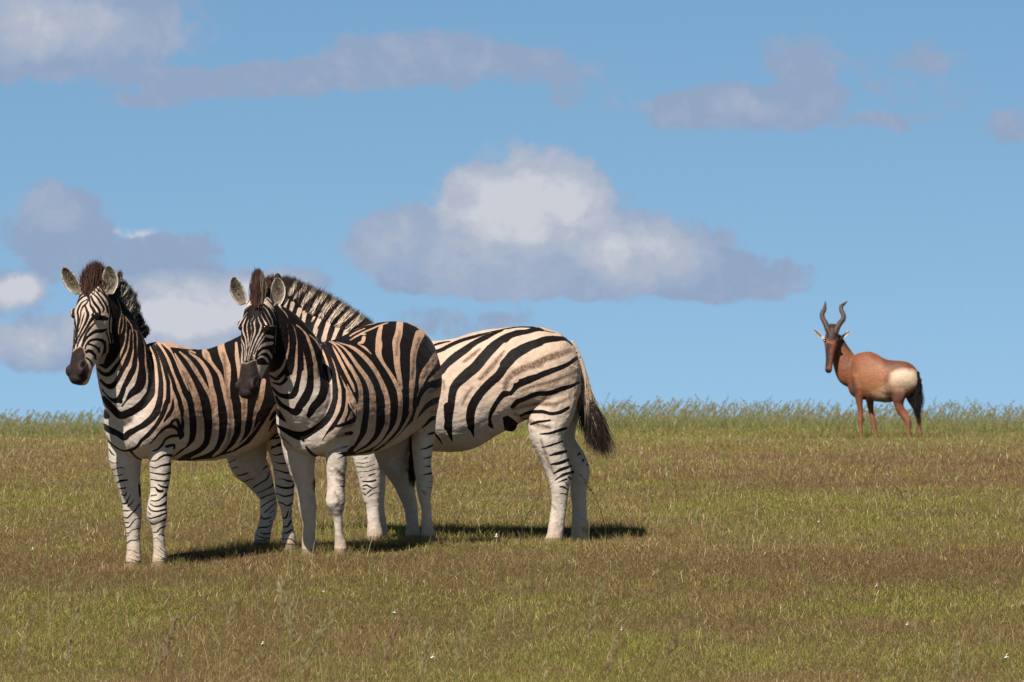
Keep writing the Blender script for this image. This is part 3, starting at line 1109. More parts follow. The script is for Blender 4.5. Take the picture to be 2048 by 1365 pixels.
Z2M = """
p h I 160,800 230,640 330,560 430,520 520,520 620,600 700,600 800,640 850,800 840,1100 820,1365 440,1365 250,1365 230,1200 170,1000
w h I 250,640,6 190,740,14 155,800,14
w h I 310,640,6 260,710,14 200,790,20 180,850,24 195,930,24 225,1020,20 260,1100,16 270,1200,14 262,1320,14
w h I 300,700,8 265,770,18 240,840,24 250,920,24 280,1010,20 290,1100,16 290,1200,14 275,1320,12
w h I 325,740,8 300,820,14 300,900,16 315,1000,18 315,1080,14 310,1130,10
w h I 385,680,8 390,720,10 355,770,12 355,850,12 365,920,12 350,1010,12 330,1100,10
w h I 415,740,8 400,800,22 410,880,22 400,950,22 370,1030,18 345,1110,16 320,1200,14 300,1310,12
w h I 445,680,8 460,750,18 490,820,24 480,890,26 440,980,24 400,1070,20 365,1160,16 335,1250,14 315,1330,10
w h I 480,660,10 520,740,18 565,820,28 560,870,28 510,950,28 470,1020,26 430,1100,20 400,1170,14 370,1270,12
w h I 530,640,8 570,720,14 605,790,14 615,830,14
w h I 480,540,10 560,600,14 610,690,18 645,760,16 650,820,16
w h I 520,500,16 600,570,14 660,650,14 700,760,10
w h I 560,490,12 640,580,12 690,640,10
w h I 390,480,10 310,560,14 245,625,12
w h I 400,505,8 330,570,8 270,625,8
w h I 615,840,16 650,832,22 685,835,14
w h I 565,970,36 610,980,50 655,990,34
w h I 560,950,18 490,1060,22 440,1140,16 415,1220,12 385,1300,12
w h I 450,1160,16 500,1110,34 570,1080,56 640,1070,50
w h I 455,1240,16 500,1190,34 570,1180,46 620,1230,36 650,1290,30
w h J 650,520,30 640,600,24 610,680,16 595,730,12
w h J 450,530,20 500,500,28 560,530,40 590,580,26
w h J 465,640,44 490,640,50
w h J 470,750,20 510,780,20
w h J 375,430,8 400,500,8
w h J 420,450,10 400,540,10
w h J 440,380,8 410,470,8 370,550,8
w h I 180,990,30 200,1040,20 230,1110,20 240,1200,14 235,1320,10
w h I 185,1150,18 198,1250,14 205,1330,10
w h+b I 705,760,6 700,900,8 690,1000,8 690,1100,8
w h+b J 680,400,10 700,500,10 690,620,12 640,700,18
w h+b J 740,400,6 755,520,10 730,640,10
w h+b J 800,300,8 780,400,8 770,500,6
w h+b I 740,800,6 740,950,6 760,1080,8
p b Z 545,590 575,600 612,635 637,660 662,676 655,690 625,735 570,755 538,752 536,738 540,700 543,640
w b K 60,670,40 150,670,60 230,590,50 290,470,36 320,300,24 320,150,10 300,0,8
w b K 110,750,16 190,760,44 270,690,14
w b K 90,830,30 180,880,80 280,890,90 350,780,80 400,680,60 425,560,44 430,400,30 435,200,12 400,50,10 370,0,8
w b K 290,620,10 350,500,14 360,450,8
w b K 360,320,18 375,200,10
w b K 490,860,40 510,780,50 545,680,50 550,560,36 530,400,16 520,300,14 490,130,22 430,0,12
w b K 700,760,66 705,680,60 690,560,50 660,420,50 610,270,50 560,130,24 450,10,10
w b K 900,740,50 870,560,54 820,420,46 760,300,46 690,210,22 600,130,8
w b K 1020,760,30 980,620,34 930,450,38 870,330,28 790,240,18 700,180,8
w b I 800,760,6 800,900,18 805,960,8
w b I 740,570,8 850,700,10 860,850,8 870,1000,12
k b K 60,690,20 150,740,40 230,690,40 300,580,70 350,400,60 360,200,50 340,0,60
k b K 110,630,30 190,570,50 250,420,70 290,250,60 285,100,60 265,0,50
k b I 740,600,30 800,760,60 830,900,70 830,1050,80
k b I 830,700,20 900,850,50 910,1000,50 900,1150,40
k b K 110,790,20 210,810,40 290,740,50
k b K 100,860,30 190,950,50 320,980,80 400,940,90 440,800,70 470,650,70 485,450,80 480,250,70 440,80,50 400,0,30
k b K 150,980,30 210,1080,60 320,1150,60 420,1190,110 480,1100,110 560,980,120 610,850,110 620,700,90 610,560,90 590,420,100 550,270,90 510,150,50 450,40,20
k b K 400,1190,60 410,1235,24
k n K 600,1240,70 660,1130,110 760,1010,120 810,880,120 810,740,120 790,600,120 750,450,110 690,300,76 640,200,30
k n L 150,480,30 250,540,60 370,600,90 480,630,120 560,610,110 680,540,90 800,450,90 890,330,90 950,150,80 965,0,80
k n L 500,660,60 535,710,16
k n K 965,1000,70 960,900,80 950,780,70 930,650,76 890,500,66 840,380,56 780,290,36 710,210,16
k n L 780,700,10 840,600,24 920,510,60 1000,390,60 1060,250,60 1075,100,60 1075,0,60
k n K 1080,950,50 1070,880,50 1040,780,40 1000,650,30 960,500,36 890,380,40 830,290,30 740,200,12
k n L 960,500,30 1080,470,50 1200,420,70 1230,380,60
k n L 1100,420,30 1150,300,40 1160,200,50 1230,380,30
k n K 120,1000,20 140,1120,50 200,1230,70 270,1310,30
k n L 560,780,30 640,870,40 730,915,20
k n L 200,610,12 280,690,14 370,780,6
p n Z 640,674 665,678 700,664 735,649 775,640 805,642 832,654 858,676 882,700 884,735 862,755 848,775 838,800 826,842 795,874 773,891 751,903 700,912 672,908 694,903 704,882 712,850 713,828 710,804 684,758 660,700
w n K 1290,1340,56 1310,1200,56 1310,1100,60 1310,950,56 1290,820,60 1220,670,50 1130,530,50 1050,400,36 960,280,24 850,210,8
w n L 1290,200,60 1285,400,60 1270,560,56 1200,700,60 1130,790,44
w n K 900,220,10 1040,290,20 1150,400,36 1250,540,50 1365,700,60
w n K 980,235,8 1150,290,24 1280,370,40 1365,450,50
w n K 920,290,12 990,420,36 1060,560,40 1130,700,40 1190,820,40 1225,910,20
w n K 1120,810,8 1170,920,26 1230,1050,26 1255,1150,20
w n K 1130,1020,20 1180,1130,24 1240,1230,16
w n M 0,430,36 100,490,50 230,610,60 330,740,60 410,880,60 460,1000,70 500,1120,70 520,1300,70
w n N 510,400,70 510,560,70 470,700,70 370,850,60 230,940,40 80,1005,12
w n M 0,530,24 90,680,50 190,810,60 260,930,70 300,1050,80 315,1200,90
w n N 310,300,90 310,450,100 300,600,106 270,740,106 180,860,84 60,970,30
w n M 0,690,40 70,830,50 120,940,50 145,1060,50 140,1200,56
w n N 145,300,50 130,400,56 110,560,60 90,720,80 30,870,60
w n M 430,150,40 405,230,60 390,330,76 395,420,90 390,520,80 440,640,44 520,760,44 590,870,50 640,970,56 680,1080,66 690,1250,60
w n N 690,320,60 680,480,60 640,620,56 560,740,50 440,870,36 300,970,10
w n M 680,110,90 665,250,100 630,380,100 635,520,90 640,650,80 660,780,70 680,900,60 690,1000,60
w n M 950,270,130 900,400,100 870,520,90 860,640,80 860,780,80 850,900,80 840,1020,70 835,1150,50 825,1300,50
w n N 840,400,46 820,480,40 760,600,32 690,700,26 600,800,16 480,890,8
w n M 1180,560,110 1110,680,110 1030,790,110 980,900,80 960,1020,40 930,1120,30
w n M 1190,950,110 1110,1040,120 1060,1120,80
w n M 0,290,16 100,230,18 200,185,12
w n M 0,345,14 130,270,22 250,210,20 400,150,20 520,105,10
w n M 190,310,50 170,370,50 110,395,14 200,450,30 290,535,12
w n M 130,265,16 210,265,20
w n M 60,205,8 200,145,10 360,115,8
k n N 1270,20,110 1180,60,110 1090,70,90 1000,140,70 950,230,50 925,360,20
k n N 1260,265,90 1140,300,80 1050,360,60 980,440,40 925,520,12
k n N 1225,520,60 1120,530,50 1050,600,36 980,660,12
k n N 1190,710,30 1120,730,36 1060,745,16
k n N 1140,890,30 1050,930,24 960,955,8
k n N 1125,1045,30 1010,1080,8
k n N 1110,1180,24 1010,1190,8
k n N 1110,1275,24 980,1300,8
s n M 1160,590,30 1080,700,34 1000,850,24
s n M 950,330,50 900,480,44 870,620,36 860,850,26
s n M 680,240,20 640,420,26 625,560,16
s n M 660,900,12 680,970,20
s n N 1080,170,24 1180,130,40
s L2+L4+n N 1110,440,24 1180,430,20
s n N 460,570,30 500,600,40
k n L 1110,600,44 1180,590,50
s n L 980,640,24 1050,620,44 1150,600,60
s n L 1030,530,20 1200,480,30
s n L 870,860,8 960,820,14 1060,780,24
k n L 1060,790,12 1115,770,26
k n L 980,950,6 1060,910,18 1130,890,24
k n L 1060,1005,8 1130,995,16
k n L 1060,1090,8 1130,1080,18
k n L 1040,1170,6 1120,1160,20
k n L 1000,1230,6 1110,1250,24
k n O 760,290,20 820,300,24
s n O 700,200,20 760,240,40 820,260,30
s n O 690,60,30 770,130,60 820,180,40
s n O 680,380,20 740,480,30 700,560,30
k n O 770,410,6 820,385,14
k n O 760,500,10 825,460,12
k n O 770,550,12 828,520,14
k n O 800,600,8 820,560,10
k n O 710,690,10 735,685,12
s n O 640,640,20 700,690,40 780,620,30
s L3+b Q 560,270,20 640,330,60 620,400,40
k L3 Q 600,400,14 645,375,14
s L3 Q 640,480,30 760,480,40
s n O 380,240,20 400,330,24
k n O 395,200,14 405,300,22 400,370,10
k L4 Q 920,90,20 800,115,8
k L4 Q 905,220,24 810,235,6
k L4 Q 900,325,18 800,345,6
k L4 Q 930,370,20 905,390,10
k L4 Q 930,435,16 860,440,6
k L4 Q 920,520,14 800,510,6
s L4 Q 780,560,20 820,600,30
"""
Z2M += """
k h I 420,420,60 440,560,70
k h I 500,430,20 530,500,14
k h I 580,470,12 640,540,14 690,600,14
k h I 630,520,12 690,570,14 740,640,30
k h I 300,520,8 260,580,8
k h I 350,460,10 300,530,10 255,600,8
"""
Z2MUZ = "p h J 225,590 300,592 380,555 430,548 445,640 465,740 505,830 520,960 430,1100 330,1120 200,1100 100,900 90,770 190,690"

Z3M = """
k b Z 722,668,10 713,750,15 708,850,10
k b Z 752,664,12 744,760,17 742,850,10
k b Z 786,670,12 779,770,18 778,845,10
k b Z 820,680,12 813,780,17 812,845,8
k b Z 852,686,10 846,780,14 846,850,8
k L1+L2 Z 700,850,8 780,856,8
k L1+L2 Z 700,876,7 780,880,7
k h Z 545,598,7 512,640,7 482,690,6
k h Z 560,610,7 530,655,8 500,700,6
k h Z 528,590,6 498,630,6 470,680,5
k h Z 575,640,8 545,670,8 515,700,7
k h Z 580,670,8 550,690,8 520,715,6
k h Z 482,632,6 466,664,6
p h Z 430,700 490,690 520,735 500,790 420,790
k n S 20,330,20 100,300,30 250,265,14
k n S 60,400,50 150,370,50 280,300,50 400,255,46 550,210,40 750,150,14
k n S 750,150,14 900,120,16 1050,95,20 1200,88,20 1290,98,24 1400,130,14 1560,165,6
k n S 100,680,80 150,620,90 200,560,90 310,460,100 430,380,90 550,290,70 680,220,70 790,170,46 900,130,26
k n S 220,1330,100 240,1200,90 260,1060,90 275,940,96 310,820,110 430,700,130 560,590,130 670,460,130 780,340,120 900,240,90 1030,180,80 1200,150,60 1330,120,50 1400,130,30
k n T 0,240,90 120,170,70 250,150,60 350,125,60 450,125,30
k n U 215,330,96 222,450,100 235,560,90 245,660,60 280,780,6
k n U 60,665,24 110,730,26 155,800,12
k n S 510,1330,90 500,1200,110 530,1060,110 620,920,110 730,800,110 850,690,110 930,570,110 1010,460,130 1130,380,130 1250,320,110 1365,280,100
k n T 0,560,130 100,450,130 230,360,110 380,300,100 500,250,90 640,235,70 760,245,40 840,320,10
k n U 500,400,100 500,530,90 545,710,12
k n S 760,1320,44 740,1230,40 780,1110,60 850,1000,60 920,920,80 960,920,60 1050,810,80 1150,760,70 1250,720,60 1365,690,60
k n T 60,900,90 150,815,80 300,755,76 450,685,76 600,625,66 750,570,56 890,475,46
k n U 740,560,44 790,605,8
w n S 980,860,56 1020,780,56
w n S 1080,755,40 1060,770,30
s n S 930,850,60 960,740,70 1080,640,80 1200,590,80 1365,550,80
s n T 0,780,60 80,690,70 250,600,80 400,540,90 550,470,90 700,420,80 810,380,50
s n S 420,520,30 540,430,50 620,360,20
s n S 620,730,50 740,610,60 850,480,50 920,390,20
s n S 400,1050,20 450,950,36 520,840,20
s n S 165,760,30 175,860,20
k n T 90,1080,50 150,1020,60 250,980,60 400,920,60 550,910,66 700,860,60 830,820,46 920,775,26
s n T 200,880,20 400,810,34 600,760,44 750,700,46 880,640,30
s n T 100,1110,20 300,1060,34 450,1040,50 600,1055,50 700,1010,40 800,970,30
k n T 190,1190,26 300,1150,46 450,1140,46 580,1165,46 700,1140,46 790,1090,36
k n V 260,430,26 350,400,34 500,380,22
k n V 370,550,16 500,540,34 620,500,40 700,475,30
k n V 400,715,14 520,685,26 650,640,24
k n V 490,815,20 590,790,40 690,765,40
k n V 510,925,20 610,910,44 715,870,40
k n V 540,1040,16 640,990,40 750,945,34
k n V 570,1110,14 660,1060,34 780,1020,34
k n V 600,1150,12 700,1110,28
k n V 730,1090,24 760,1110,20
k n V 690,1150,16 720,1190,14
k n V 615,1205,14 660,1205,22 730,1250,10
k n V 620,1290,12 660,1285,16 720,1310,10
k L3 V 890,900,8 910,870,28
k L3 V 945,945,8 965,925,20
k L3 V 845,810,20 865,790,26
s n W 440,750,12 480,800,16
s L3 W 860,1080,60 920,1120,60
p b R 0,0 0,1000 500,1000 830,960 1000,830 940,770 850,720 730,640 620,600 520,590 420,520 330,430 200,280 0,100
w b R 540,860,30 580,740,50 640,640,60
w b R 665,930,60 700,800,56 740,680,60 760,640,50
w b R 780,930,40 820,830,50 860,740,60
w b R 910,890,30 950,820,70
w b R 170,560,40 210,430,46
w b R 240,640,30 280,480,54
w b R 320,710,40 370,560,60
w b R 400,790,30 430,600,60
s b R 480,860,30 530,700,26
w b R 600,560,40 520,700,20
w b R 560,900,20 590,800,16
k n N 110,1035,6 200,1010,10
k n N 100,1085,6 180,1085,12 235,1060,16
k n N 80,1130,8 190,1140,12 300,1110,8
k n N 80,1185,14 220,1195,14 340,1155,12
k n N 110,1260,12 240,1250,14 360,1215,12
k n N 140,1330,12 200,1325,10
k n N 260,1310,20 340,1280,18
k n O 1060,225,18 1150,230,24 1240,210,24
k n O 1060,290,14 1120,280,24 1200,320,20 1270,300,16
k n O 1060,330,16 1100,330,20
k n O 1120,390,20 1180,345,22
k n O 1060,380,12 1100,410,20
k n O 1130,440,10 1200,400,14 1260,380,10
s n V 60,300,30 300,420,50 500,470,40
s n V 380,620,20 480,900,30 560,1060,20
p n U 900,470 960,440 1050,500 1110,560 1120,600 1085,590 1080,680 1030,700 930,660
k t T 855,350,14 865,365,14
k t T 885,405,20 890,412,20
k t T 930,465,16 935,475,16
k n T 700,190,6 800,270,8 870,340,8
"""
Z3MANE = """
w m R 170,480,30 250,350,40 330,230,40
w m R 300,420,40 380,340,40 440,280,46
w m R 400,500,40 480,390,60 560,320,60
w m R 500,600,50 580,480,66 680,370,70
w m R 620,640,60 710,520,76 810,430,80
w m R 740,690,56 830,580,76 930,500,76
w m R 850,740,60 940,640,76 1040,570,76
w m R 950,810,60 1040,730,76 1140,650,70
"""
T0 = time.time()
VOX = FINE
# ================================================================= zebra 1: left
A1 = Animal(247, 24.15, 48)
A = A1
A.trunk([(-.01, 795, 878, .11), (.035, 762, 902, .20), (.11, 722, 914, .25), (.22, 688, 918, .262), (.34, 684, 920, .262), (.48, 693, 922, .255),
         (.65, 700, 922, .285), (.85, 690, 918, .295), (1.03, 670, 900, .285), (1.18, 657, 872, .27), (1.32, 660, 850, .225), (1.42, 690, 810, .14)])
A.limb([(203, 585, 24, .075), (213, 617, 36, .09), (229, 657, 46, .095), (243, 708, 54, .11), (252, 755, 57, .14), (268, 800, 60, .17), (290, 840, 50, .17)], 'b')
A.limb([(322, 760, 22, .05), (330, 810, 30, .075), (328, 850, 31, .085), (323, 885, 27, .08), (320, 915, 22.5, .07), (320.5, 950, 21, .065), (318, 985, 17.5, .052), (315, 1010, 19, .052),
        (314, 1030, 21, .052), (316, 1045, 17, .042), (316.5, 1060, 12.5, .033), (317.5, 1080, 11.5, .030), (319, 1100, 12.5, .034),
        (320, 1114, 15, .042), (318.5, 1126, 14, .045), (318, 1138, 17, .055), (318, 1146, 16, .05)], 'L1', l=.13)
A.limb([(262, 840, 46, .08), (254, 880, 40, .08), (251, 922, 33, .075), (255, 950, 27, .065), (259, 975, 23, .055), (263, 1000, 20, .052), (264.5, 1025, 19.5, .05),
        (266, 1048, 17, .044), (266, 1068, 14, .034), (267, 1085, 13.5, .032), (267.5, 1105, 14.5, .036), (267.5, 1119, 16.5, .042),
        (266.5, 1130, 15, .046), (266, 1140, 17, .052), (266, 1147, 16, .05)], 'L2', l=-.13)
A.limb([(520, 800, 60, .10), (505, 850, 56, .11), (494, 890, 46, .10), (497, 925, 40, .09), (512, 948, 32, .08), (524, 970, 25, .065), (534, 990, 18.5, .058),
        (537.5, 1006, 17.5, .055), (537, 1021, 17, .048), (534, 1036, 15.5, .036), (529, 1055, 15.5, .033), (525, 1072, 17, .038), (523, 1084, 16.5, .045),
        (522, 1096, 20, .055), (522, 1106, 18, .05)], 'L3', l=-.13)
A.limb([(560, 780, 50, .10), (560, 830, 44, .11), (560, 880, 33, .095), (563, 910, 24, .075), (567, 938, 20.5, .065), (570, 966, 20.5, .062), (570.5, 988, 19, .058), (572, 1008, 15.5, .046),
        (573.5, 1025, 11.7, .034), (575, 1045, 11, .030), (576, 1061, 12, .033), (577, 1074, 14, .042), (578, 1088, 15.5, .05), (578, 1102, 17, .055), (578, 1108, 16, .05)], 'L4', l=.13)
for f in ((267, 1140, 0), (318, 1138, 0), (522, 1099, 1), (578, 1101, 1)):
    l = {267: -.13, 318: .13, 522: -.13, 578: .13}[f[0]]
    _p = A.pt(f[0], f[1], l); _q = unP(_p[None]); add_hoof(f[0], f[1], _q[2][0])
A.head((181, 566), (145, 764), -.22, 31, .22, ZHEAD)
zebra_head_details(A)
A.ear((158, 588), (126, 534), 31, -.22, -.24, face=(-.25, -1, .15), cup=.03, bulge=-.006)
A.ear((217, 590), (217, 531), 37, -.22, -.23, face=(-.18, -1, .12), cup=.032, bulge=.008)
# ================================================================= zebra 2: front middle
A2 = Animal(606, 24.45, 58)
A = A2
A.trunk([(-.01, 800, 880, .11), (.03, 770, 902, .20), (.10, 728, 910, .24), (.22, 694, 914, .25), (.36, 680, 914, .25), (.48, 673, 913, .26),
         (.64, 658, 911, .29), (.80, 647, 900, .295), (.95, 643, 882, .285), (1.07, 645, 866, .262), (1.17, 654, 850, .215), (1.26, 674, 830, .15), (1.31, 700, 800, .08)])
A.limb([(535, 618, 24, .07, 0, -.19), (550, 642, 36, .085, 0, -.17), (569, 668, 45, .095, 0, -.13), (590, 708, 54, .11, 0, -.08), (594, 755, 54, .14, 0, -.03), (612, 800, 58, .17), (632, 840, 50, .17)], 'b')
A.limb([(682, 760, 24, .05), (688, 805, 31, .075), (684, 845, 32, .085), (677, 877, 26, .08), (672, 902, 22.5, .07), (673, 930, 21.2, .065), (672.5, 960, 18, .052), (672, 983, 18, .05), (671.5, 1003, 19.5, .05),
        (673, 1016, 16.5, .042), (675, 1030, 12, .033), (676.3, 1047, 9.8, .029), (678, 1068, 9, .029), (680.5, 1084, 11.5, .036),
        (681.5, 1097, 13.5, .045), (681.5, 1110, 15, .052), (681.5, 1118, 14, .05)], 'L1', l=.13)
A.limb([(612, 830, 50, .08), (602, 870, 42, .08), (600, 905, 34, .075), (604, 939, 26, .065), (610, 967, 21, .052), (613, 995, 18.5, .048), (615, 1015, 18.5, .048), (617, 1035, 15.5, .042),
        (618, 1050, 13.5, .034), (618, 1070, 13, .031), (618.5, 1088, 14.5, .038), (618, 1100, 14, .045), (617.5, 1112, 17, .052), (617.5, 1120, 16, .05)], 'L2', l=-.13)
A.limb([(800, 780, 55, .10), (788, 830, 54, .11), (782, 872, 45, .10), (785, 910, 35, .09), (795, 937, 29, .08), (806, 961, 23.5, .065), (813, 985, 18.5, .056),
        (819, 1005, 15.8, .046), (823, 1030, 14, .035), (825, 1050, 14, .033), (826, 1068, 15.5, .042), (825, 1080, 17, .05), (825, 1092, 17, .05)], 'L3', l=-.13)
A.limb([(845, 735, 36, .08), (846, 785, 35, .09), (846, 830, 29, .10), (846, 870, 24, .09), (845, 903, 21, .075), (845, 934, 18, .064), (848.5, 957, 17.5, .060), (849, 982, 16, .052), (850, 1000, 12.2, .040),
        (853, 1020, 10, .031), (854, 1043, 10.5, .030), (856, 1062, 13.5, .040), (857, 1078, 15, .048), (857, 1092, 16, .05)], 'L4', l=.13)
for x, y, l in ((617.5, 1113, -.13), (681.5, 1112, .13), (825, 1086, -.13), (857, 1085, .13)):
    _p = A.pt(x, y, l); _q = unP(_p[None]); add_hoof(x, y, _q[2][0])
A.head((515, 589), (487, 793), -.30, 22, .20, ZHEAD)
zebra_head_details(A)
A.ear((487, 611), (466, 553), 30, -.25, -.27, face=(-.05, -1, .12), cup=.03, bulge=-.006)
A.ear((551, 613), (556, 554), 34, -.21, -.21, face=(-.1, -1, .12), cup=.032, bulge=.006)
# tail root, mostly hidden behind the rump
A.limb([(842, 690, 9, .03, 0), (850, 740, 8, .025, 0), (840, 800, 6, .02, 0), (830, 850, 5, .015, 0)], 't')
# ================================================================= zebra 3: behind, side on
A3 = Animal(690, 26.45, 0)
A = A3
A.trunk([(695, 745, 830, .10), (715, 695, 870, .17), (745, 664, 890, .21), (790, 668, 895, .235), (840, 682, 901, .26), (900, 679, 905, .29), (950, 665, 897, .285), (1000, 656, 868, .275),
         (1050, 652.5, 842, .265), (1095, 658, 830, .25), (1125, 670, 830, .215), (1148, 696, 815, .15), (1161, 730, 790, .07)], by_px=True)
A.limb([(1110, 740, 48, .16, .05), (1108, 800, 47, .12, .10), (1098, 838, 44, .11, .12), (1094, 868, 36, .10), (1100, 895, 29.5, .09), (1107, 915, 26.5, .08), (1115, 935, 25.5, .07), (1119, 952, 24.5, .064), (1120, 970, 21, .058),
        (1119.5, 990, 16.5, .048), (1118.5, 1008, 15.5, .040), (1115.5, 1032, 15.5, .036), (1112, 1057, 16, .040), (1110, 1073, 17, .048), (1106, 1088, 20, .052), (1105, 1098, 19, .05)], 'L4', l=.13)
A.limb([(1120, 760, 44, .12), (1126, 820, 33, .10), (1124, 860, 28, .09), (1128, 885, 24, .08), (1143, 908, 22, .07), (1155, 927, 21, .065), (1159, 944, 20.5, .062), (1158, 965, 17, .052), (1157, 988, 15.5, .042),
        (1158, 1017, 15, .036), (1159, 1043, 16, .040), (1160, 1060, 17.5, .046), (1158, 1076, 16.5, .048), (1153, 1090, 19, .052), (1152, 1100, 18, .05)], 'L3', l=-.13)
A.limb([(735, 790, 34, .08), (728, 850, 32, .085), (729, 900, 26.5, .07), (735, 933, 24.5, .062), (739, 959, 22.5, .055), (742, 981, 20, .052), (744, 998, 17.5, .046), (746, 1010, 14, .038),
        (746.5, 1028, 13, .034), (748, 1050, 14, .036), (749.5, 1066, 15.5, .042), (748, 1082, 15, .048), (747, 1094, 16, .05)], 'L1', l=.12)
A.limb([(755, 800, 32, .08), (755, 860, 28, .08), (752, 905, 23, .065), (752, 940, 20, .055), (754, 975, 18, .05), (755, 1000, 15, .042), (757, 1022, 13, .034), (759, 1045, 14, .036), (761, 1062, 16, .042),
        (761, 1076, 16, .048), (761, 1090, 16, .05)], 'L2', l=-.12)
A.limb([(560, 606, 32, .085), (578, 634, 37, .09), (600, 660, 42, .095), (634, 682, 47, .105), (676, 712, 56, .13), (712, 742, 66, .155), (745, 780, 72, .18)], 'b', l=0)
A.ball(A.pt(1021, 846, .03), np.eye(3), (.045, .05, .058), 'b')
A.ball(A.pt(806, 880, .06), np.eye(3), (.06, .06, .05), 'b')
for x, y, l in ((1107, 1092, .13), (1153, 1094, -.13), (747, 1088, .12), (761, 1083, -.12)):
    _p = A.pt(x, y, l); _q = unP(_p[None]); add_hoof(x, y, _q[2][0])
A.limb([(1140, 684, 7, .02), (1150, 700, 6.5, .02), (1159, 718, 6, .019), (1166, 740, 6, .018), (1171, 760, 5.5, .016), (1176, 785, 4.5, .014), (1180, 815, 3, .01)], 't', l=0)
A.head((548, 588), (458, 738), 0.0, 40, .05, ZHEAD)
zebra_head_details(A)
A.ear((556, 592), (556, 545), 22, -.12, -.12, face=(.2, 1, .1), cup=.022)
A.ear((530, 592), (524, 556), 22, -.06, -.06, face=(.1, 1, .1), cup=.022)
# ================================================================= hartebeest
A4 = Animal(1697, 61.0, -20)
A = A4
A.trunk([(1696, 742, 772, .06), (1701, 722, 788, .11), (1712, 709, 797, .15), (1727, 704.5, 800, .18), (1742, 704, 802, .195), (1756, 710, 804, .205), (1772, 718.5, 806, .21), (1790, 721.5, 803, .205),
         (1808, 722.5, 797, .195), (1822, 728, 790, .165), (1832, 738, 782, .12), (1838, 752, 772, .06)], by_px=True, egg=.05)
A.limb([(1670, 672, 11, .07), (1676, 688, 15, .08), (1683, 707, 20, .09), (1691, 727, 26, .11), (1703, 748, 29, .12), (1718, 763, 20, .10)], 'b')
A.limb([(1716, 752, 11, .06), (1717, 775, 11.5, .075), (1718, 790, 9.2, .065), (1719, 805, 7, .05), (1721, 825, 5.3, .04), (1721, 840, 6, .042), (1721.5, 850, 4.8, .034), (1722, 865, 3.7, .026),
        (1722.5, 878, 4.2, .03), (1722.5, 892, 4.6, .04)], 'L1', l=.11)
A.limb([(1737, 780, 10, .07), (1739, 797, 8.5, .06), (1741, 810, 7, .05), (1742.5, 825, 5.2, .04), (1746, 841, 5.8, .042), (1749, 857, 4.2, .03), (1752.5, 872, 3.4, .026), (1754, 886, 4, .03), (1754, 894, 4.2, .036)], 'L2', l=-.11)
A.limb([(1808, 750, 12, .05, .04), (1805, 766, 20, .09, .07), (1800, 781, 18, .10, .09), (1797, 797, 13, .09), (1797.5, 810, 9.8, .07), (1802, 822, 8.6, .06), (1810.5, 833, 8.2, .055), (1816, 843, 7, .048), (1817, 858, 4.8, .034), (1817, 874, 4.2, .03),
        (1816.5, 884, 4.8, .034), (1816.5, 894, 5, .04)], 'L3', l=.11)
A.limb([(1822, 765, 14, .10), (1820, 785, 12, .09), (1824, 801, 8.5, .065), (1831, 815, 6.6, .052), (1835, 828, 5.8, .046), (1837, 840, 5.2, .04), (1838.5, 853, 3.9, .03), (1840, 868, 3.3, .028), (1841, 880, 3.8, .03), (1841, 894, 4.4, .038)], 'L4', l=-.11)
for x, y, l in ((1722.5, 889, .11), (1754, 889, -.11), (1816.5, 889, .11), (1841, 889, -.11)):
    _p = A.pt(x, y, l); _q = unP(_p[None]); add_hoof(x, y, _q[2][0])
HHEAD = [(0.0, .035, -.01, .09), (.05, .062, .02, .12), (.15, .088, .035, .15), (.27, .10, .038, .17), (.36, .100, .034, .175), (.48, .083, .026, .16), (.6, .066, .02, .14),
         (.74, .054, .014, .118), (.86, .052, .01, .105), (.94, .052, .004, .10), (1.0, .032, -.02, .08)]
A.head((1665, 652), (1656, 745), -.12, 10, .22, HHEAD)
A.limb([(1665.5, 648, 7, .06), (1665, 660, 9, .08), (1665, 672, 10, .08)], 'h', l=0.0)
A.ear((1650, 679), (1625, 657), 10.5, -.02, -.05, face=(0, -1, .3), cup=.02, sharp=.9)
A.ear((1679, 679), (1702, 660), 10.5, -.02, -.05, face=(0, -1, .3), cup=.02, sharp=.9)
A.limb([(1831, 742, 3, .03), (1835, 752, 3, .03), (1837, 770, 2.5, .02)], 't', l=0)
# ---------------------------------------------------------------- skins
solve_hooves()
Z1 = empty('zebra', A1.pt(400, 1120, 0)); Z2 = empty('zebra', A2.pt(735, 1100, 0)); Z3 = empty('zebra', A3.pt(930, 1088, 0)); HB = empty('hartebeest', A4.pt(1770, 888, 0))
bpy.context.view_layer.update()
GZ = 'plains zebras standing close together'
tag(Z1, 'leftmost zebra, its face turned to the camera and its rump hidden behind the middle zebra', 'zebra', GZ)
tag(Z2, 'zebra in the middle facing the camera, overlapping both of the other zebras', 'zebra', GZ)
tag(Z3, 'pale zebra seen side on, its head hidden behind the middle zebra, its tail free', 'zebra', GZ)
tag(HB, 'reddish brown antelope with ringed curved horns standing alone on the grassy crest', 'antelope')
for A, R, nm in ((A1, Z1, 'body'), (A2, Z2, 'body'), (A3, Z3, 'body')):
    o = A.skin('body', MAT_COAT, None)
    parent_keep(o, R)
o = A4.skin('body', MAT_ANTELOPE, None, voxel=0.010, smooth=12)
parent_keep(o, HB)
print('skins', time.time() - T0, [len(a.co) for a in (A1, A2, A3, A4)])


def muzpts(s):
    return parse_marks(s)[0][2]


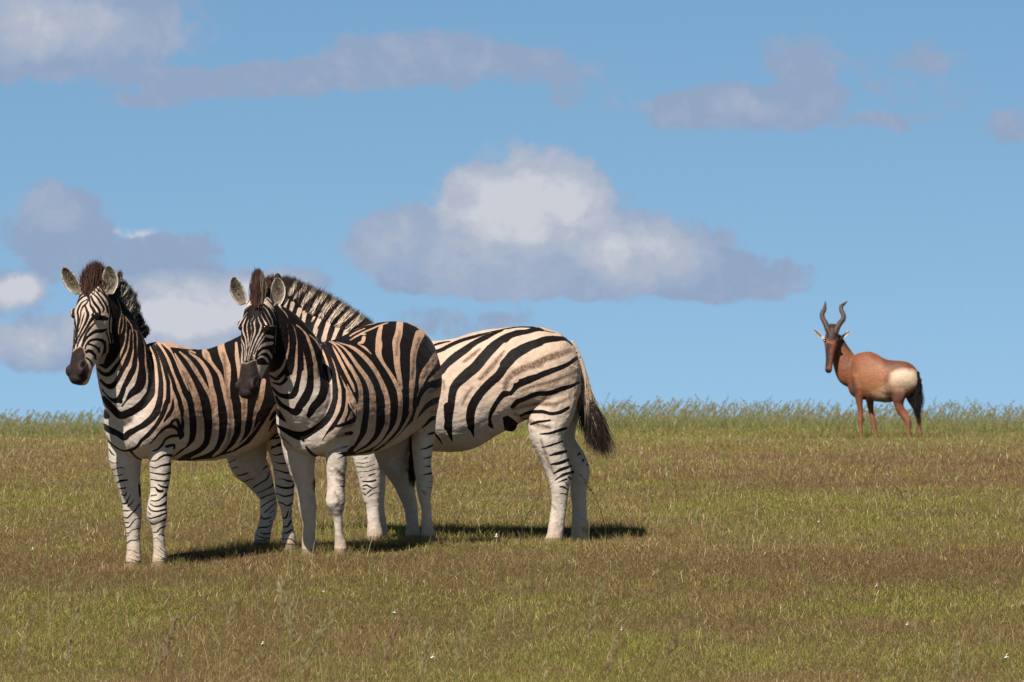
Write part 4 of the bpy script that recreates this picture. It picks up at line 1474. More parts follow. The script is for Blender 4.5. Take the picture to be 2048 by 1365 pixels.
TAN, CREAM = (0.44, 0.275, 0.18), (0.53, 0.45, 0.378)
zebra_colour(A1, parse_marks(Z1M), TAN, CREAM, (820, 925), chest=(345, 262), muzzle=muzpts(Z1MUZ), nostrils=[(165, 729, 5, 7, 25), (132, 728, 3, 5, 0)])
zebra_colour(A2, parse_marks(Z2M), TAN, CREAM, (810, 915), chest=(700, 625), muzzle=muzpts(Z2MUZ), nostrils=[(510.5, 762, 3.6, 9, 25), (473, 760, 2.4, 6, 0)])
zebra_colour(A3, parse_marks(Z3M), (0.51, 0.375, 0.28), (0.545, 0.465, 0.395), (760, 900))
for A, R in ((A1, Z1), (A2, Z2)):
    eyeball(A, R, .335, .084, .013, r=.023)
    eyeball(A, R, .335, -.070, -.002, r=.02)
eyeball(A3, Z3, .335, -.083, .008)


# ---------------------------------------------------------------- manes and tails
def hairs(A, R, name, base, tip, n, colour, l=0.0, dd=None, **kw):
    def line(pts):
        return np.array([A.pt(p[0], p[1], p[2] if len(p) > 2 else l, p[3] if len(p) > 3 else dd) for p in pts])
    o = strands(name, line(base), line(tip), n, MAT_HAIR, None, colour, **kw)
    parent_keep(o, R)
    return o


def dark_tuft(px, py, q, r):
    n = len(px)
    c = np.array([[0.058, 0.027, 0.018]]) * (0.5 + 0.9 * r.random((n, 1)))
    return c


def mane1(px, py, q, r):
    n = len(px)
    # alternate pale and dark along the crest
    t = (px - 232) / 62 + (r.random(n) - .5) * .05
    pale = ((t > .16) & (t < .52)) | (t > .60) & (t < .68)
    g = r.random((n, 1))
    c = np.where(pale[:, None], np.array([[0.26, 0.22, 0.175]]) * (.5 + g), np.array([[0.03, 0.02, 0.018]]) * (.6 + .8 * g))
    if q > .75:
        c = c * .35
    return c


ddh = -.20
hairs(A1, Z1, 'forelock', [(171, 588, 0, ddh - .02), (178, 592, 0, ddh - .04), (190, 586, 0, ddh - .02), (203, 580, 0, ddh)], [(167, 548, 0, ddh), (180, 534, 0, ddh), (194, 530, 0, ddh), (209, 540, 0, ddh + .04)], 2200, dark_tuft, spread=.014, ragged=.12, width=.004, seed=3)
hairs(A1, Z1, 'forelock', [(184, 588, 0, ddh), (194, 578, 0, ddh + .05), (203, 578, 0, ddh + .10)], [(182, 540, 0, ddh), (193, 532, 0, ddh + .06), (204, 540, 0, ddh + .12)], 1300, dark_tuft, spread=.016, ragged=.12, width=.004, seed=4)
hairs(A1, Z1, 'mane', [(224, 590), (240, 603), (250, 632), (269, 657), (286, 675)], [(236, 552), (253, 572), (268, 598), (282, 636), (291, 662)], 5200, mane1, jitter=.009, spread=.009, ragged=.14, width=.0042, seed=5, n_clump=16)
dd2 = -.29


def forelock2(px, py, q, r):
    n = len(px)
    c = np.array([[0.06, 0.030, 0.02]]) * (0.4 + 0.9 * r.random((n, 1)))
    pale = (px > 521) & (r.random(n) < .8)
    return np.where(pale[:, None], np.array([[0.20, 0.15, 0.11]]) * (.6 + .6 * r.random((n, 1))), c)


hairs(A2, Z2, 'forelock', [(508, 610, 0, dd2 - .02), (515, 615, 0, dd2 - .045), (522, 608, 0, dd2 - .02)], [(508, 552, 0, dd2 + .02), (516, 545, 0, dd2 + .02), (524, 552, 0, dd2 + .03)], 3200, forelock2, spread=.012, ragged=.1, width=.004, jitter=.009, seed=7)
M3 = parse_marks(Z3MANE)


def mane3(px, py, q, r):
    n = len(px)
    f, _ = mark_field([('p', 'm', np.array([(0, 0, 1), (3000, 0, 1), (3000, 2000, 1), (0, 2000, 1)]))] + M3, px, py, np.array(['m'] * n))
    g = r.random((n, 1))
    c = np.where((f > 0)[:, None], np.array([[0.72, 0.58, 0.45]]) * (.7 + .6 * g), np.array([[0.035, 0.024, 0.02]]) * (.6 + .9 * g))
    lim = .62 if q < .8 else .9
    tipd = q > (.78 + .2 * r.random(n))
    c = np.where(tipd[:, None], np.array([[0.05, 0.033, 0.027]]) * (.6 + .8 * g), c)
    return c


hairs(A3, Z3, 'mane', [(548, 590), (570, 606), (598, 622), (630, 634), (662, 652), (695, 670), (714, 682)], [(545, 566), (575, 560), (613, 574), (652, 592), (690, 613), (724, 637), (744, 652)], 15000, mane3, spread=.016, ragged=.12, width=.0048, jitter=.012, seed=9, seg=5)
hairs(A3, Z3, 'forelock', [(535, 592), (552, 585)], [(524, 560), (546, 552)], 500, dark_tuft, spread=.02, ragged=.12, width=.004, seed=10)


def tail3(px, py, q, r):
    n = len(px)
    g = r.random((n, 1))
    pale = (py < 800 + 30 * (r.random(n) - .3)) & (q < .8) | (np.abs(px - (1176 + (py - 790) * .22)) < 3) & (py < 850)
    pale |= (r.random(n) < .08)
    return np.where(pale[:, None], np.array([[0.40, 0.29, 0.20]]) * (.6 + .7 * g), np.array([[0.030, 0.020, 0.016]]) * (.6 + 1.0 * g))


hairs(A3, Z3, 'tail_hair', [(1162, 728, 0), (1168, 758, 0), (1174, 785, 0)], [(1176, 800, 0), (1184, 830, 0), (1192, 850, 0)], 700, tail3, spread=.005, ragged=.2, width=.0035, jitter=.02, seed=12)
hairs(A3, Z3, 'tail_hair', [(1170, 762, 0), (1176, 785, 0), (1180, 815, 0)], [(1156, 855, 0), (1194, 892, 0), (1212, 897, 0), (1211, 865, 0)], 1300, tail3, spread=.009, ragged=.24, width=.0036, jitter=.018, curl=.02, seed=13, n_clump=14)
hairs(A3, Z3, 'tail_hair', [(1178, 800, 0), (1182, 820, 0)], [(1186, 882, 0), (1207, 900, 0)], 800, lambda px, py, q, r: np.array([[0.02, 0.014, 0.012]]) * (.6 + r.random((len(px), 1))), spread=.02, ragged=.25, width=.004, jitter=.03, curl=.02, seed=14)
hairs(A2, Z2, 'tail_hair', [(838, 800, 0), (832, 850, 0)], [(822, 945, 0), (828, 960, 0)], 900, lambda px, py, q, r: np.array([[0.03, 0.022, 0.016]]) * (.6 + r.random((len(px), 1))), spread=.012, ragged=.2, width=.004, jitter=.012, seed=15)


# ---------------------------------------------------------------- hartebeest colours, horns, tail
def hb_paint():
    px, py, d = unP(A4.co)
    px = px + (fbm(A4.co, 14.0, 2, 31) - .5) * 3
    py = py + (fbm(A4.co, 14.0, 2, 32) - .5) * 3
    reg = A4.vreg
    n = len(px)
    h = reg == 'h'
    base = np.tile(np.array([[0.190, 0.062, 0.026]]), (n, 1)) * (.8 + .4 * fbm(A4.co, 8.0, 3, 2))[:, None]
    body = ~h & (reg != 'ear')

    def poly(pts, col, soft, sel, amt=1.0):
        nonlocal base
        sd = sd_poly(px, py, np.array(pts, float))
        base = mixc(base, col, np.where(sel, np.clip(.5 - sd / soft, 0, 1) * amt, 0))

    def line(pts, col, soft, sel, amt=1.0):
        nonlocal base
        sd = sd_line(px, py, np.array(pts, float))
        base = mixc(base, col, np.where(sel, np.clip(.5 - sd / soft, 0, 1) * amt, 0))
    # lighter flank, dark saddle
    poly([(1712, 730), (1760, 728), (1775, 745), (1772, 795), (1735, 795), (1720, 770), (1708, 745)], (0.30, 0.13, 0.058), 24, body, .9)
    poly([(1765, 718), (1795, 721), (1820, 724), (1836, 742), (1820, 739), (1785, 738), (1768, 735)], (0.11, 0.040, 0.022), 9, body, .9)
    poly([(1744, 785), (1775, 770), (1776, 800), (1750, 800)], (0.48, 0.31, 0.18), 10, body, .8)
    # cream rump patch
    poly([(1779, 760), (1782, 749), (1790, 742), (1805, 738.5), (1825, 741), (1834, 744), (1840, 756), (1838, 772), (1828, 780), (1812, 781), (1800, 776), (1784, 774), (1781, 768)], (0.56, 0.42, 0.29), 9, body)
    poly([(1820, 775), (1828, 770), (1829, 800), (1820, 800)], (0.10, 0.07, 0.05), 6, body, .6)
    poly([(1774, 772), (1800, 762), (1836, 768), (1838, 790), (1800, 792), (1776, 785)], (0.25, 0.15, 0.09), 22, body, .75)  # tan-brown lower rump; gradient painted in so the top looks lit
    line([(1777, 742, 3), (1772, 758, 3), (1771, 775, 3), (1775, 786, 4)], (0.10, 0.045, 0.028), 7, body, .6)
    poly([(1690, 712), (1712, 716), (1716, 740), (1700, 748), (1688, 735)], (0.12, 0.048, 0.025), 16, body, .6)
    # dark shoulder streak and lower thigh
    line([(1704, 757, 5), (1709, 775, 10), (1711, 792, 8)], (0.085, 0.035, 0.028), 6, body, .85)
    poly([(1765, 786), (1780, 783), (1802, 786), (1806, 810), (1790, 806)], (0.085, 0.038, 0.026), 7, body, .85)
    legs = np.isin(reg, ['L1', 'L2', 'L3', 'L4'])
    base = mixc(base, (0.24, 0.10, 0.05), np.where(legs, sstep(820, 850, py), 0))
    poly([(1668, 650), (1690, 668), (1712, 704), (1700, 704), (1676, 682)], (0.05, 0.025, 0.018), 4, body, .8)
    # head: black forehead and blaze
    poly([(1650, 640), (1680, 640), (1679, 672), (1672, 679), (1660, 682), (1651, 676)], (0.035, 0.016, 0.013), 4, h)
    line([(1658, 689, 9), (1656, 705, 9), (1654, 725, 10), (1653, 731, 9)], (0.035, 0.018, 0.016), 3, h)
    line([(1653, 742, 9), (1658, 746, 9)], (0.02, 0.012, 0.012), 4, h)
    line([(1648, 681, 3), (1664, 686, 3), (1678, 680, 3)], (0.30, 0.12, 0.06), 3, h, .8)
    e = reg == 'ear'
    ec = np.tile(np.array([[0.60, 0.46, 0.34]]), (n, 1))
    u, v, sd = A4.vaux.T
    ec = mixc(ec, (0.13, 0.09, 0.06), (np.abs(v) < .35) & (u > .25) & (u < .85))
    ec = mixc(ec, (0.22, 0.09, 0.045), (sd > .5) * 1.0)
    base = np.where(e[:, None], ec, base)
    gz = ground_z(A4.co[:, 0], A4.co[:, 1])
    base[legs & (A4.co[:, 2] - gz < .04)] = (.04, .035, .03)
    set_col(A4.obj, 'coat', base)


hb_paint()


def horn(A, R, nodes, seed):
    rows = catmull(np.array([[*A.pt(x, y, 0, dd), r * A.k] for x, y, r, dd in nodes]), 14)
    c, rad = rows[:, :3], rows[:, 3]
    T = nrm(np.gradient(c, axis=0))
    m = 18
    rs = []
    for i in range(len(c)):
        a = nrm(np.cross(T[i], [0, 1, 0.0])); b = np.cross(T[i], a)
        t = np.linspace(0, 2 * math.pi, m, endpoint=False)
        q = i / len(c)
        ring = 1 + (0.13 * max(0, math.sin(i * 1.25)) if q < .72 else 0) * (1 - q * .4)
        rs.append(c[i] + (np.cos(t) * rad[i] * ring)[:, None] * a + (np.sin(t) * rad[i] * ring)[:, None] * b)
    V = np.vstack(rs + [rs[-1].mean(0)[None]])
    F = [(i * m + j, i * m + (j + 1) % m, (i + 1) * m + (j + 1) % m, (i + 1) * m + j) for i in range(len(rs) - 1) for j in range(m)]
    F += [((len(rs) - 1) * m + j, (len(rs) - 1) * m + (j + 1) % m, len(V) - 1) for j in range(m)]
    o = make_mesh('horn', V, F, MAT_HORN)
    parent_keep(o, R)


horn(A4, HB, [(1660, 668, 6.5, -.13), (1655.4, 658, 6, -.12), (1651, 647.4, 5.3, -.10), (1645.5, 637, 4.8, -.06), (1644.5, 628, 4.6, -.03), (1649, 618.7, 4.0, .02), (1650.5, 610, 2.5, .08), (1650, 603, .6, .14)], 1)
horn(A4, HB, [(1670, 668, 6.5, -.13), (1673.5, 658, 6, -.12), (1679, 648, 5.3, -.10), (1686, 639.5, 4.8, -.06), (1687, 631, 4.5, -.03), (1682.5, 620.5, 4.2, .02), (1683, 613, 3.8, .06), (1688, 608.5, 2.6, .12), (1695, 603, .6, .18)], 2)
for s in (-1, 1):
    eyeball(A4, HB, .33, s * .088, .0, r=.024)
hairs(A4, HB, 'tail_hair', [(1832, 746, .0), (1835, 758, .0), (1837, 775, .0)], [(1831, 790, 0), (1834, 822, .0), (1837, 816, .0)], 1700,
      lambda px, py, q, r: np.array([[0.014, 0.011, 0.011]]) * (.6 + r.random((len(px), 1))), spread=.03, ragged=.25, width=.010, jitter=.03, seed=22)
print('animals', time.time() - T0)
# ================================================================= ground sheet
def build_ground():
    ys = np.concatenate([np.linspace(-60, 12, 20)[:-1], np.arange(12, 30, .12), np.arange(30, 95, .5), np.array([95, 100, 110, 130, 160, 220, 320, 500, 800, 1300])])
    xs = np.concatenate([[-900, -400, -150, -60, -30, -20], np.arange(-12, 12.01, .2), [20, 30, 60, 150, 400, 900]])
    X, Y = np.meshgrid(xs, ys)
    Z = ground_z(X.ravel(), Y.ravel()).reshape(X.shape)
    V = np.stack([X.ravel(), Y.ravel(), Z.ravel()], -1)
    ny, nx = X.shape
    i = np.arange(ny - 1)[:, None] * nx + np.arange(nx - 1)[None]
    q = np.stack([i, i + 1, i + nx + 1, i + nx], -1).reshape(-1, 4)
    m, N, L = mat_new('soil')
    b = N['Principled BSDF']; b.inputs['Roughness'].default_value = 1; b.inputs['Specular IOR Level'].default_value = 0
    tc = N.new('ShaderNodeTexCoord')
    n = N.new('ShaderNodeTexNoise'); n.inputs['Scale'].default_value = 30; n.inputs['Detail'].default_value = 8; n.inputs['Roughness'].default_value = .7
    L.new(tc.outputs['Object'], n.inputs['Vector'])
    cr = N.new('ShaderNodeValToRGB'); cr.color_ramp.elements[0].color = (.035, .027, .01, 1); cr.color_ramp.elements[1].color = (.12, .09, .038, 1)
    cr.color_ramp.elements[0].position = .3; cr.color_ramp.elements[1].position = .7
    L.new(n.outputs['Fac'], cr.inputs[0]); L.new(cr.outputs[0], b.inputs['Base Color'])
    o = fast_mesh('ground', V, q, m, smooth=True)
    tag(o, kind='structure')


build_ground()
MAT_GRASS = mat_attr('grass_blade', rough=.6, transl=.35, spec=.12)


def row_of(x, y):
    z = ground_z(x, y)
    return unP(np.stack([x, y, z], -1))


# soft greenness map in photo pixels: (px, py, rx, ry, amount)
GREENS = [(1800, 1035, 260, 32, .6), (1430, 1020, 220, 45, .6), (1330, 960, 200, 20, .15), (950, 1000, 120, 60, .3), (1230, 960, 80, 40, .3),
          (60, 1000, 160, 40, .45), (350, 980, 160, 50, .35), (100, 1230, 260, 50, .6), (300, 1220, 150, 40, .5), (700, 1180, 260, 40, .3), (1000, 1190, 300, 40, .25),
          (1750, 1220, 160, 30, .45), (1580, 1300, 360, 50, .45), (950, 1320, 400, 60, .4), (150, 1330, 200, 50, .3), (1200, 1320, 120, 60, .5), (1930, 1200, 130, 80, .35),
          (1000, 860, 1400, 26, .75), (1700, 1230, 500, 22, .1), (450, 960, 120, 30, .3), (1150, 1240, 200, 30, .2), (900, 1060, 200, 26, .35), (750, 1060, 160, 26, .5)]


def greenness(px, py):
    g = np.zeros(len(px))
    for a, b, rx, ry, w in GREENS:
        g += w * np.exp(-((px - a) / rx) ** 2 - ((py - b) / ry) ** 2)
    return g


def blade_mesh(name, x, y, h, w, lean, bend, col, tipcol, seg=2, r=None, mat=None, z0=-0.01, kink=0.0):
    n = len(x)
    z = ground_z(x, y) + z0
    b = np.stack([x, y, z], -1)
    az = r.random(n) * 2 * math.pi
    dx, dy = np.cos(az), np.sin(az)
    sa = r.random(n) * math.pi
    sx, sy = np.cos(sa), np.sin(sa)
    rows = seg + 1
    V = np.zeros((n, rows * 2 - 1, 3)); Cc = np.zeros_like(V)
    side = np.stack([sx, sy * 0.6, 0 * sx], -1)
    for k in range(rows):
        q = k / seg
        off = (lean * q + bend * q * q) * h
        kz = h * (q - 0.35 * np.minimum(np.abs(lean + bend), 1.2) * q * q)
        p = b + np.stack([dx * off, dy * off, kz], -1)
        if kink > 0 and 0 < k < seg:
            p = p + r.normal(size=(n, 3)) * kink * h[:, None]
        ww = (w * (1 - q * .75))[:, None] * .5
        c = col * (1 - q) + tipcol * q
        if k < seg:
            V[:, 2 * k] = p - side * ww; V[:, 2 * k + 1] = p + side * ww
            Cc[:, 2 * k] = c; Cc[:, 2 * k + 1] = c
        else:
            V[:, 2 * k] = p; Cc[:, 2 * k] = c
    nv = rows * 2 - 1
    o = (np.arange(n) * nv)
    tr = []
    for k in range(seg - 1):
        a, b2, c2, d2 = o + 2 * k, o + 2 * k + 1, o + 2 * k + 3, o + 2 * k + 2
        tr += [np.stack([a, b2, c2], -1), np.stack([a, c2, d2], -1)]
    tr.append(np.stack([o + 2 * seg - 2, o + 2 * seg - 1, o + 2 * seg], -1))
    ob = fast_mesh(name, V.reshape(-1, 3), np.vstack(tr), mat or MAT_GRASS)
    set_col(ob, 'col', Cc.reshape(-1, 3))
    return ob


def sample_field(n, d0, d1, power, r, margin=1.12):
    """points in the view wedge, density ~ d**-power per m2"""
    u = r.random(n)
    e = 2 - power
    if abs(e) < 1e-6:
        d = d0 * (d1 / d0) ** u
    else:
        d = (d0 ** e + u * (d1 ** e - d0 ** e)) ** (1 / e)
    hw = 0.12 * margin * d + .3
    return (r.random(n) * 2 - 1) * hw, d


def build_grass():
    r = np.random.default_rng(11)
    # --- short turf: brown wiry tops over green leaves
    n = NGRASS
    x, y = sample_field(n, 18.0, 68.0, 2.2, r)
    xo, yo = sample_field(NOUT, 16.0, 68.0, 2.0, r)          # thinner turf to both sides of the view
    xo = xo + np.sign(xo) * 0.135 * yo
    x, y = np.concatenate([x, xo]), np.concatenate([y, yo]); n = len(x)
    px, py, d = row_of(x, y)
    pos = np.stack([x, y], -1)
    g = greenness(px, py) + (fbm(pos, .9, 3, 3) - .5) * 1.1 + (fbm(pos, 6.0, 3, 4) - .5) * 1.3 + .08
    purple = np.exp(-((py - 945) / 32) ** 2) * .8 + np.exp(-((py - 1150) / 50) ** 2) * .35 + (fbm(pos, .7, 2, 8) - .5)
    isg = r.random(n) < np.clip(g, .06, .95)
    v = (.66 + 1.04 * r.random(n))[:, None]
    green = np.array([[0.200, 0.205, 0.036]]) * v
    yell = np.array([[0.33, 0.28, 0.09]]) * v
    brown = np.array([[0.240, 0.172, 0.078]]) * v
    pur = np.array([[0.205, 0.115, 0.070]]) * v
    straw = np.array([[0.58, 0.46, 0.28]]) * v
    col = np.where(isg[:, None], np.where((r.random(n) < .3)[:, None], yell, green), brown)
    pp = (~isg) & (r.random(n) < np.clip(.15 + purple, 0, .85))
    col = np.where(pp[:, None], pur, col)
    ss = r.random(n) < .018
    col = np.where(ss[:, None], straw, col)
    far = np.clip((d - 25) / 35, 0, 1)
    h = (0.027 + .036 * r.random(n) ** 2) * (1 + .5 * far) * np.where(ss, 1.4, 1)
    h = h * (0.7 + .6 * fbm(pos, 1.7, 2, 6))
    w = (.0016 + .0015 * r.random(n)) * np.where(np.abs(x) > .136 * y, 2.0, 1) * (d / 24) ** 1.15 * np.where(isg, 1.25, 1)
    lean = (r.random(n) - .25) * 1.3
    bend = (r.random(n) - .5) * 1.6
    o = blade_mesh('grass', x, y, h, w, lean, bend, col, col * 1.12, seg=3, r=r, kink=.13)
    tag(o, 'short brown and green grass covering the slope', 'grass', kind='stuff')
    # --- wiry tufts that hide the hooves
    hx, hy = [], []
    for p in _hp:
        k = 260 if p[1] < 45 else 500
        rad = .16 if p[1] < 45 else .5
        a = r.random(k) * 2 * math.pi; q = rad * np.sqrt(r.random(k))
        hx.append(p[0] + q * np.cos(a)); hy.append(p[1] - .02 + q * np.sin(a))
    for cx, cy, rx, cnt in ((1230, 1070, 60, 900), (1000, 1075, 60, 700), (470, 1108, 90, 1100), (700, 1085, 40, 500), (900, 1070, 40, 400), (1080, 1080, 40, 300)):
        qx = cx + r.normal(size=cnt) * rx * .6
        dd = 24.2 + (1130 - (cy + r.normal(size=cnt) * 9)) / 22.0 + .3
        hx.append((qx - 1024) * K * dd); hy.append(dd)
    hx, hy = np.concatenate(hx), np.concatenate(hy)
    k = len(hx)
    v = (.5 + .9 * r.random(k))[:, None]
    hc = np.where((r.random(k) < .35)[:, None], np.array([[0.22, 0.24, 0.05]]), np.array([[0.26, 0.17, 0.085]])) * v
    oh = blade_mesh('hoof_grass', hx, hy, (.04 + .06 * r.random(k)) * np.where(hy > 45, 2, 1), .0032 * (hy / 24), (r.random(k) - .3) * 1.2, (r.random(k) - .5) * 1.5, hc, hc * 1.1, seg=3, r=r, kink=.12)
    tag(oh, 'wiry brown grass tufts around the hooves of the animals', 'grass', kind='stuff')
    # --- taller standing grass on the crest and loose stems across the slope
    xs, ys, hs, ws = [], [], [], []
    n2 = 42000
    x2, y2 = sample_field(n2, 56, 84, 1.0, r)
    xo, yo = sample_field(9000, 56, 84, 1.0, r)
    x2, y2 = np.concatenate([x2, xo + np.sign(xo) * .135 * yo]), np.concatenate([y2, yo]); n2 = len(x2)
    h2 = (.10 + .20 * r.random(n2)) * (0.6 + .8 * fbm(np.stack([x2, y2], -1), .5, 2, 12)) * np.clip((y2 - 60) / 9, .28, 1)
    px2 = 1024 + x2 / y2 / K
    h2 *= np.where(px2 > 1200, 1.05, .75)
    w2 = .006 + .006 * r.random(n2)
    v = (.6 + .8 * r.random(n2))[:, None]
    c2 = np.where((r.random(n2) < .62)[:, None], np.array([[0.23, 0.24, 0.07]]), np.array([[0.30, 0.25, 0.12]])) * v
    o2 = blade_mesh('tall_grass', x2, y2, h2, w2, r.random(n2) * .35, r.random(n2) * .5, c2, c2 * 1.1, seg=3, r=r)
    tag(o2, 'green seeding grass standing along the crest against the sky', 'grass', kind='stuff')
    # loose green and straw stems
    n3 = 5200
    x3, y3 = sample_field(n3, 18.5, 50, 1.6, r)
    px3, py3, d3 = row_of(x3, y3)
    keep = r.random(n3) < .15 + greenness(px3, py3) * .9 + (fbm(np.stack([x3, y3], -1), .8, 2, 77) > .6) * .4
    x3, y3, px3, py3, d3 = [a[keep] for a in (x3, y3, px3, py3, d3)]
    n3 = len(x3)
    h3 = .10 + .17 * r.random(n3) ** 1.5
    v = (.6 + .8 * r.random(n3))[:, None]
    c3 = np.where((r.random(n3) < .6)[:, None], np.array([[0.17, 0.23, 0.045]]), np.array([[0.31, 0.25, 0.13]])) * v
    w3 = (.0026 + .0015 * r.random(n3)) * (d3 / 22)
    o3 = blade_mesh('loose_stems', x3, y3, h3, w3, r.random(n3) * .35, (r.random(n3) - .2) * .4, c3, c3 * 1.15, seg=3, r=r)
    tag(o3, 'thin loose grass stems standing out of the short turf', 'grass', kind='stuff')
    # seed heads: many little grains round the top part of a stalk
    V, F, Cs = [], [], []

    def stalk(x, y, h, lean, az, col, head, hc, wd, ng, gl):
        z = float(ground_z(np.array([x]), np.array([y]))[0])
        k = 8
        dx, dy = math.cos(az), math.sin(az) * .5
        pts = []
        for i in range(k + 1):
            q = i / k
            o_ = lean * h * q * q
            pts.append((x + dx * o_, y + dy * o_, z + h * q * (1 - .12 * abs(lean) * q)))
        pts = np.array(pts)
        b0 = len(V)
        for i, p in enumerate(pts):
            ww = wd * (1 - .6 * i / k) / 2
            V.append(p - (ww, 0, 0)); V.append(p + (ww, 0, 0))
            Cs.append(col); Cs.append(col)
        for i in range(k):
            F.append((b0 + 2 * i, b0 + 2 * i + 1, b0 + 2 * i + 3, b0 + 2 * i + 2))
        for j in range(ng):
            q = 1 - head * r.random()
            i = min(int(q * k), k - 1); f = q * k - i
            p = pts[i] * (1 - f) + pts[i + 1] * f
            tan = nrm(pts[i + 1] - pts[i])
            rad = gl * (1.1 * math.sin(math.pi * min(1, (1 - q) / head * .8 + .15)) + .2)
            a = r.random() * 2 * math.pi
            out = np.array([math.cos(a), math.sin(a) * .7, 0]) * rad * (.4 + .6 * r.random())
            c0 = p + out * .5; c1 = p + out + tan * gl * (.8 + .8 * r.random())
            sd = nrm(np.cross(c1 - c0, [0, 1, .2])) * gl * .16
            mid = (c0 + c1) / 2
            b0 = len(V)
            V.extend([c0, mid - sd, c1, mid + sd])
            hh = np.array(hc) * (.6 + .8 * r.random())
            Cs.extend([hh] * 4)
            F.append((b0, b0 + 1, b0 + 2, b0 + 3))
    # crest
    for i in range(3400):
        y = 62 + 20 * r.random()
        x = (r.random() * 2 - 1) * .125 * y
        px = 1024 + x / y / K
        dens = .85 if px > 1180 else .6
        if r.random() > dens:
            continue
        h = (.20 + .22 * r.random() + .12 * (r.random() < .12)) * (1.0 if px > 1200 else .72) * (.75 + .5 * vnoise(np.array([[x * .8, y * .3]]), 1)[0])
        tone = (0.33, 0.27, 0.15) if r.random() < .6 else (0.25, 0.27, 0.12)
        stalk(x, y, h, .1 + .45 * r.random(), -.3 + .6 * r.random() + (math.pi if r.random() < .25 else 0), (0.15, 0.18, 0.07), .28 + .15 * r.random(), tone, .006, 18, .026)
    o4 = fast_mesh('seed_grass', np.array(V), np.array(F), MAT_GRASS)
    set_col(o4, 'col', np.array(Cs))
    tag(o4, 'feathery seed heads of the tall grass along the crest', 'grass', kind='stuff')

    # blurred stalks close to the camera, each one a thing
    def one(name, label, lst, group=None):
        for it in lst:
            V.clear(); F.clear(); Cs.clear()
            px, py, dd, h, lean, az, head, col, hc, ng, gl, wd, lab = it
            x = (px - 1024) * K * dd
            y = dd
            stalk(x, y, h, lean, az, col, head, hc, wd, ng, gl)
            Va = np.array(V)
            z = float(ground_z(np.array([x]), np.array([y]))[0])
            o = fast_mesh(name, Va - np.array([x, y, z]), np.array(F), MAT_GRASS)
            o.location = (x, y, z)
            set_col(o, 'col', np.array(Cs))
            tag(o, lab, 'grass stalk', group)
    GR, GH = (0.22, 0.22, 0.07), (0.29, 0.245, 0.12)
    BH = (0.26, 0.185, 0.10)
    one('grass_stalk', '', [
        (25, 1300, 15.2, .50, .15, 0.2, .45, GR, BH, 60, .02, .004, 'blurred brown-headed grass stalk in the bottom left corner'),
        (60, 1250, 16.0, .62, .25, 0.1, .35, GR, GH, 50, .018, .004, 'tall thin grass stalk rising near the left edge of the foreground'),
        (122, 1250, 16.2, .46, .15, 0.4, .45, GR, GH, 60, .02, .004, 'blurred green grass stalk left of the bright green patch in the foreground'),
        (305, 1250, 16.0, .44, .2, 0.3, .5, GR, BH, 70, .022, .004, 'blurred foreground grass stalk below the left zebra front hooves'),
        (445, 1300, 16.4, .50, .1, 0.3, .3, GR, GH, 50, .016, .004, 'slim upright foreground grass stalk under the gap between the left and middle zebra'),
        (575, 1300, 15.6, .50, .35, 0.1, .5, GR, GH, 80, .022, .005, 'foreground grass stalk with a drooping pale head below the middle zebra'),
        (600, 1300, 16.6, .56, .15, 2.8, .45, GR, GH, 90, .024, .004, 'full pale-headed grass stalk below the front legs of the middle zebra'),
        (750, 1300, 15.9, .44, .2, 0.2, .4, GR, BH, 60, .02, .004, 'small brownish foreground grass stalk below the middle zebra hind hooves'),
        (832, 1300, 15.5, .42, .2, 0.9, .45, GR, GH, 70, .02, .004, 'short green foreground grass stalk at the bottom edge, left of centre'),
        (905, 1300, 16.0, .38, .1, 0.2, .35, GR, GH, 40, .018, .004, 'slender foreground grass stalk beside the small white flower at the bottom edge'),
        (1165, 1300, 16.3, .58, .12, 0.1, .4, GR, GH, 70, .02, .004, 'tall green foreground grass stalk at the bottom just right of centre'),
        (1195, 1300, 15.4, .50, .25, 0.3, .5, GR, BH, 70, .022, .004, 'brown-headed foreground grass stalk leaning right at the bottom near centre'),
        (1310, 1300, 16.1, .44, .25, 0.1, .45, GR, BH, 60, .02, .004, 'loose brownish foreground grass stalk right of the tall green one'),
        (1902, 1320, 15.6, .36, .06, 0.2, .5, GR, (0.34, 0.29, 0.18), 60, .013, .005, 'single pale grass stalk in the bottom right of the foreground'),
    ], 'grass stalks in the near foreground')
    DK = (0.035, 0.040, 0.018)
    one('dark_grass_stem', '', [
        (1040, 1070, 25.6, .46, .55, 0.0, .10, DK, DK, 16, .014, .006, 'dark curved grass stem between the belly and the hind legs of the side-on zebra'),
        (1213, 1060, 25.8, .44, -.35, 0.0, .30, DK, DK, 24, .016, .006, 'dark grass stem leaning left beside the rear zebra hind hooves'),
        (1205, 1065, 25.7, .24, -.9, 0.0, .15, DK, DK, 10, .012, .006, 'short dark bent grass stem low at the rear zebra hind hooves'),
        (1806, 1010, 30.5, .26, -1.1, 0.0, .1, DK, DK, 6, .012, .007, 'dark bent grass stem on the slope below the antelope'),
    ], 'dark grass stems')


NGRASS = 1050000
NOUT = 200000
build_grass()


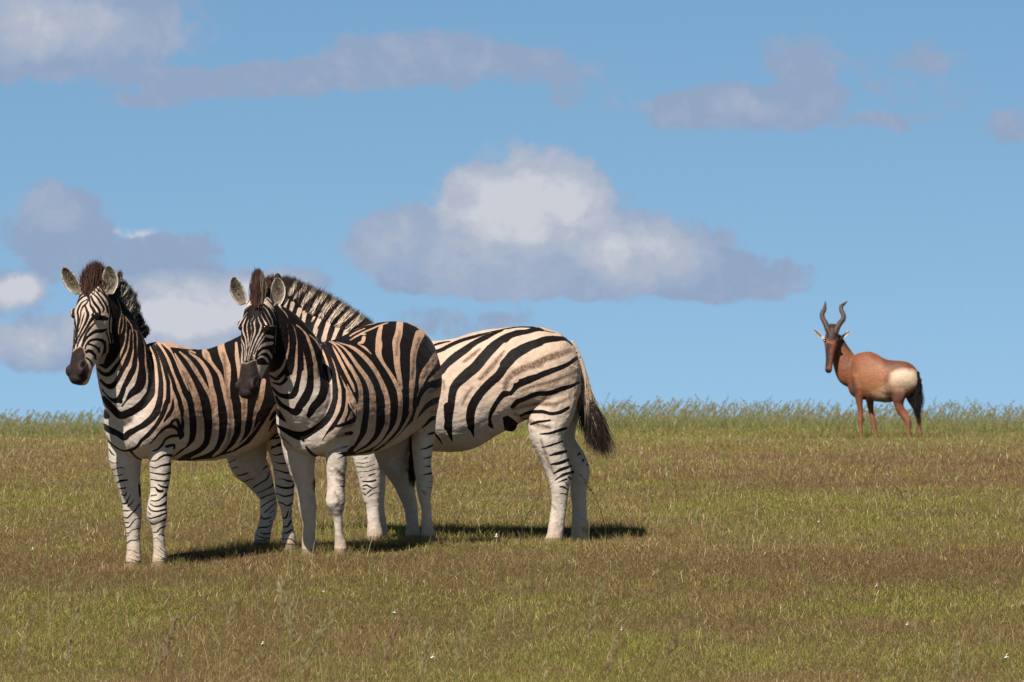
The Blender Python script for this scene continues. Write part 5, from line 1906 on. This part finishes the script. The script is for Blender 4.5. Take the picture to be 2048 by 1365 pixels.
# ---------------------------------------------------------------- little white flowers
def flower(px, py, size, label, seed):
    r = np.random.default_rng(seed)
    ds = np.linspace(17.5, 60, 3000)
    rows = row_of((px - 1024) * K * ds, ds)[1]
    d = ds[np.argmin(np.abs(rows - py))]
    x, y = (px - 1024) * K * d, d
    z = float(ground_z(np.array([x]), np.array([y]))[0]) + .055
    V, F = [], []
    for k in range(6):
        a = k / 6 * 2 * math.pi + r.random() * .4
        s = size * K * d * (.9 + .4 * r.random())
        u = np.array([math.cos(a), math.sin(a) * .5 - .35, .15 + .8 * math.sin(a) + .3 * r.random()]); u = nrm(u)
        sd = nrm(np.cross(u, [0, 0, 1]))
        b = len(V)
        V += [np.zeros(3), u * s * .6 - sd * s * .35, u * s, u * s * .6 + sd * s * .35]
        F.append((b, b + 1, b + 2, b + 3))
    w = .0012
    o = make_mesh('white_flower', V, F, MAT_PETAL, smooth=False)
    st = make_mesh('stem', [(-w, 0, 0), (w, 0, 0), (w, 0, -.055), (-w, 0, -.055), (0, w, 0), (0, w, -.055)], [(0, 1, 2, 3), (1, 4, 5, 2), (4, 0, 3, 5)], MAT_STEM, parent=o, smooth=False)
    o.location = (x, y, z)
    tag(o, label, 'flower', 'small white flowers in the grass')


MAT_STEM = mat_flat('stem', (.12, .14, .03), rough=.7)
MAT_PETAL = mat_flat('petal', (.80, .78, .76), rough=.7)
for i, (px, py, s, lab) in enumerate([
        (788, 1246, 5, 'small white flower in the foreground grass below the middle zebra hind hooves'),
        (526, 1310, 4, 'small white flower in the foreground below the gap between left and middle zebra'),
        (865, 1337, 6, 'small white flower at the bottom edge left of centre'),
        (1243, 1281, 4.5, 'small white flower in the foreground right of centre'),
        (2010, 1337, 6.5, 'white flower in the bottom right corner of the meadow'),
        (1813, 1270, 5, 'small white flower in the right foreground, left of the corner flower'),
        (1752, 1192, 4, 'tiny white flower on the right of the meadow'),
        (647, 1204, 3.5, 'tiny white flower just below the middle zebra front hooves'),
        (992, 1091, 5, 'pale flower low in the grass under the rear zebra belly'),
        (66, 1118, 4, 'tiny pale flower left of the left zebra front hooves'),
        (1637, 1060, 4, 'tiny white flower in the green patch on the right of the slope')]):
    flower(px, py, s, lab, i)
print('done', time.time() - T0)
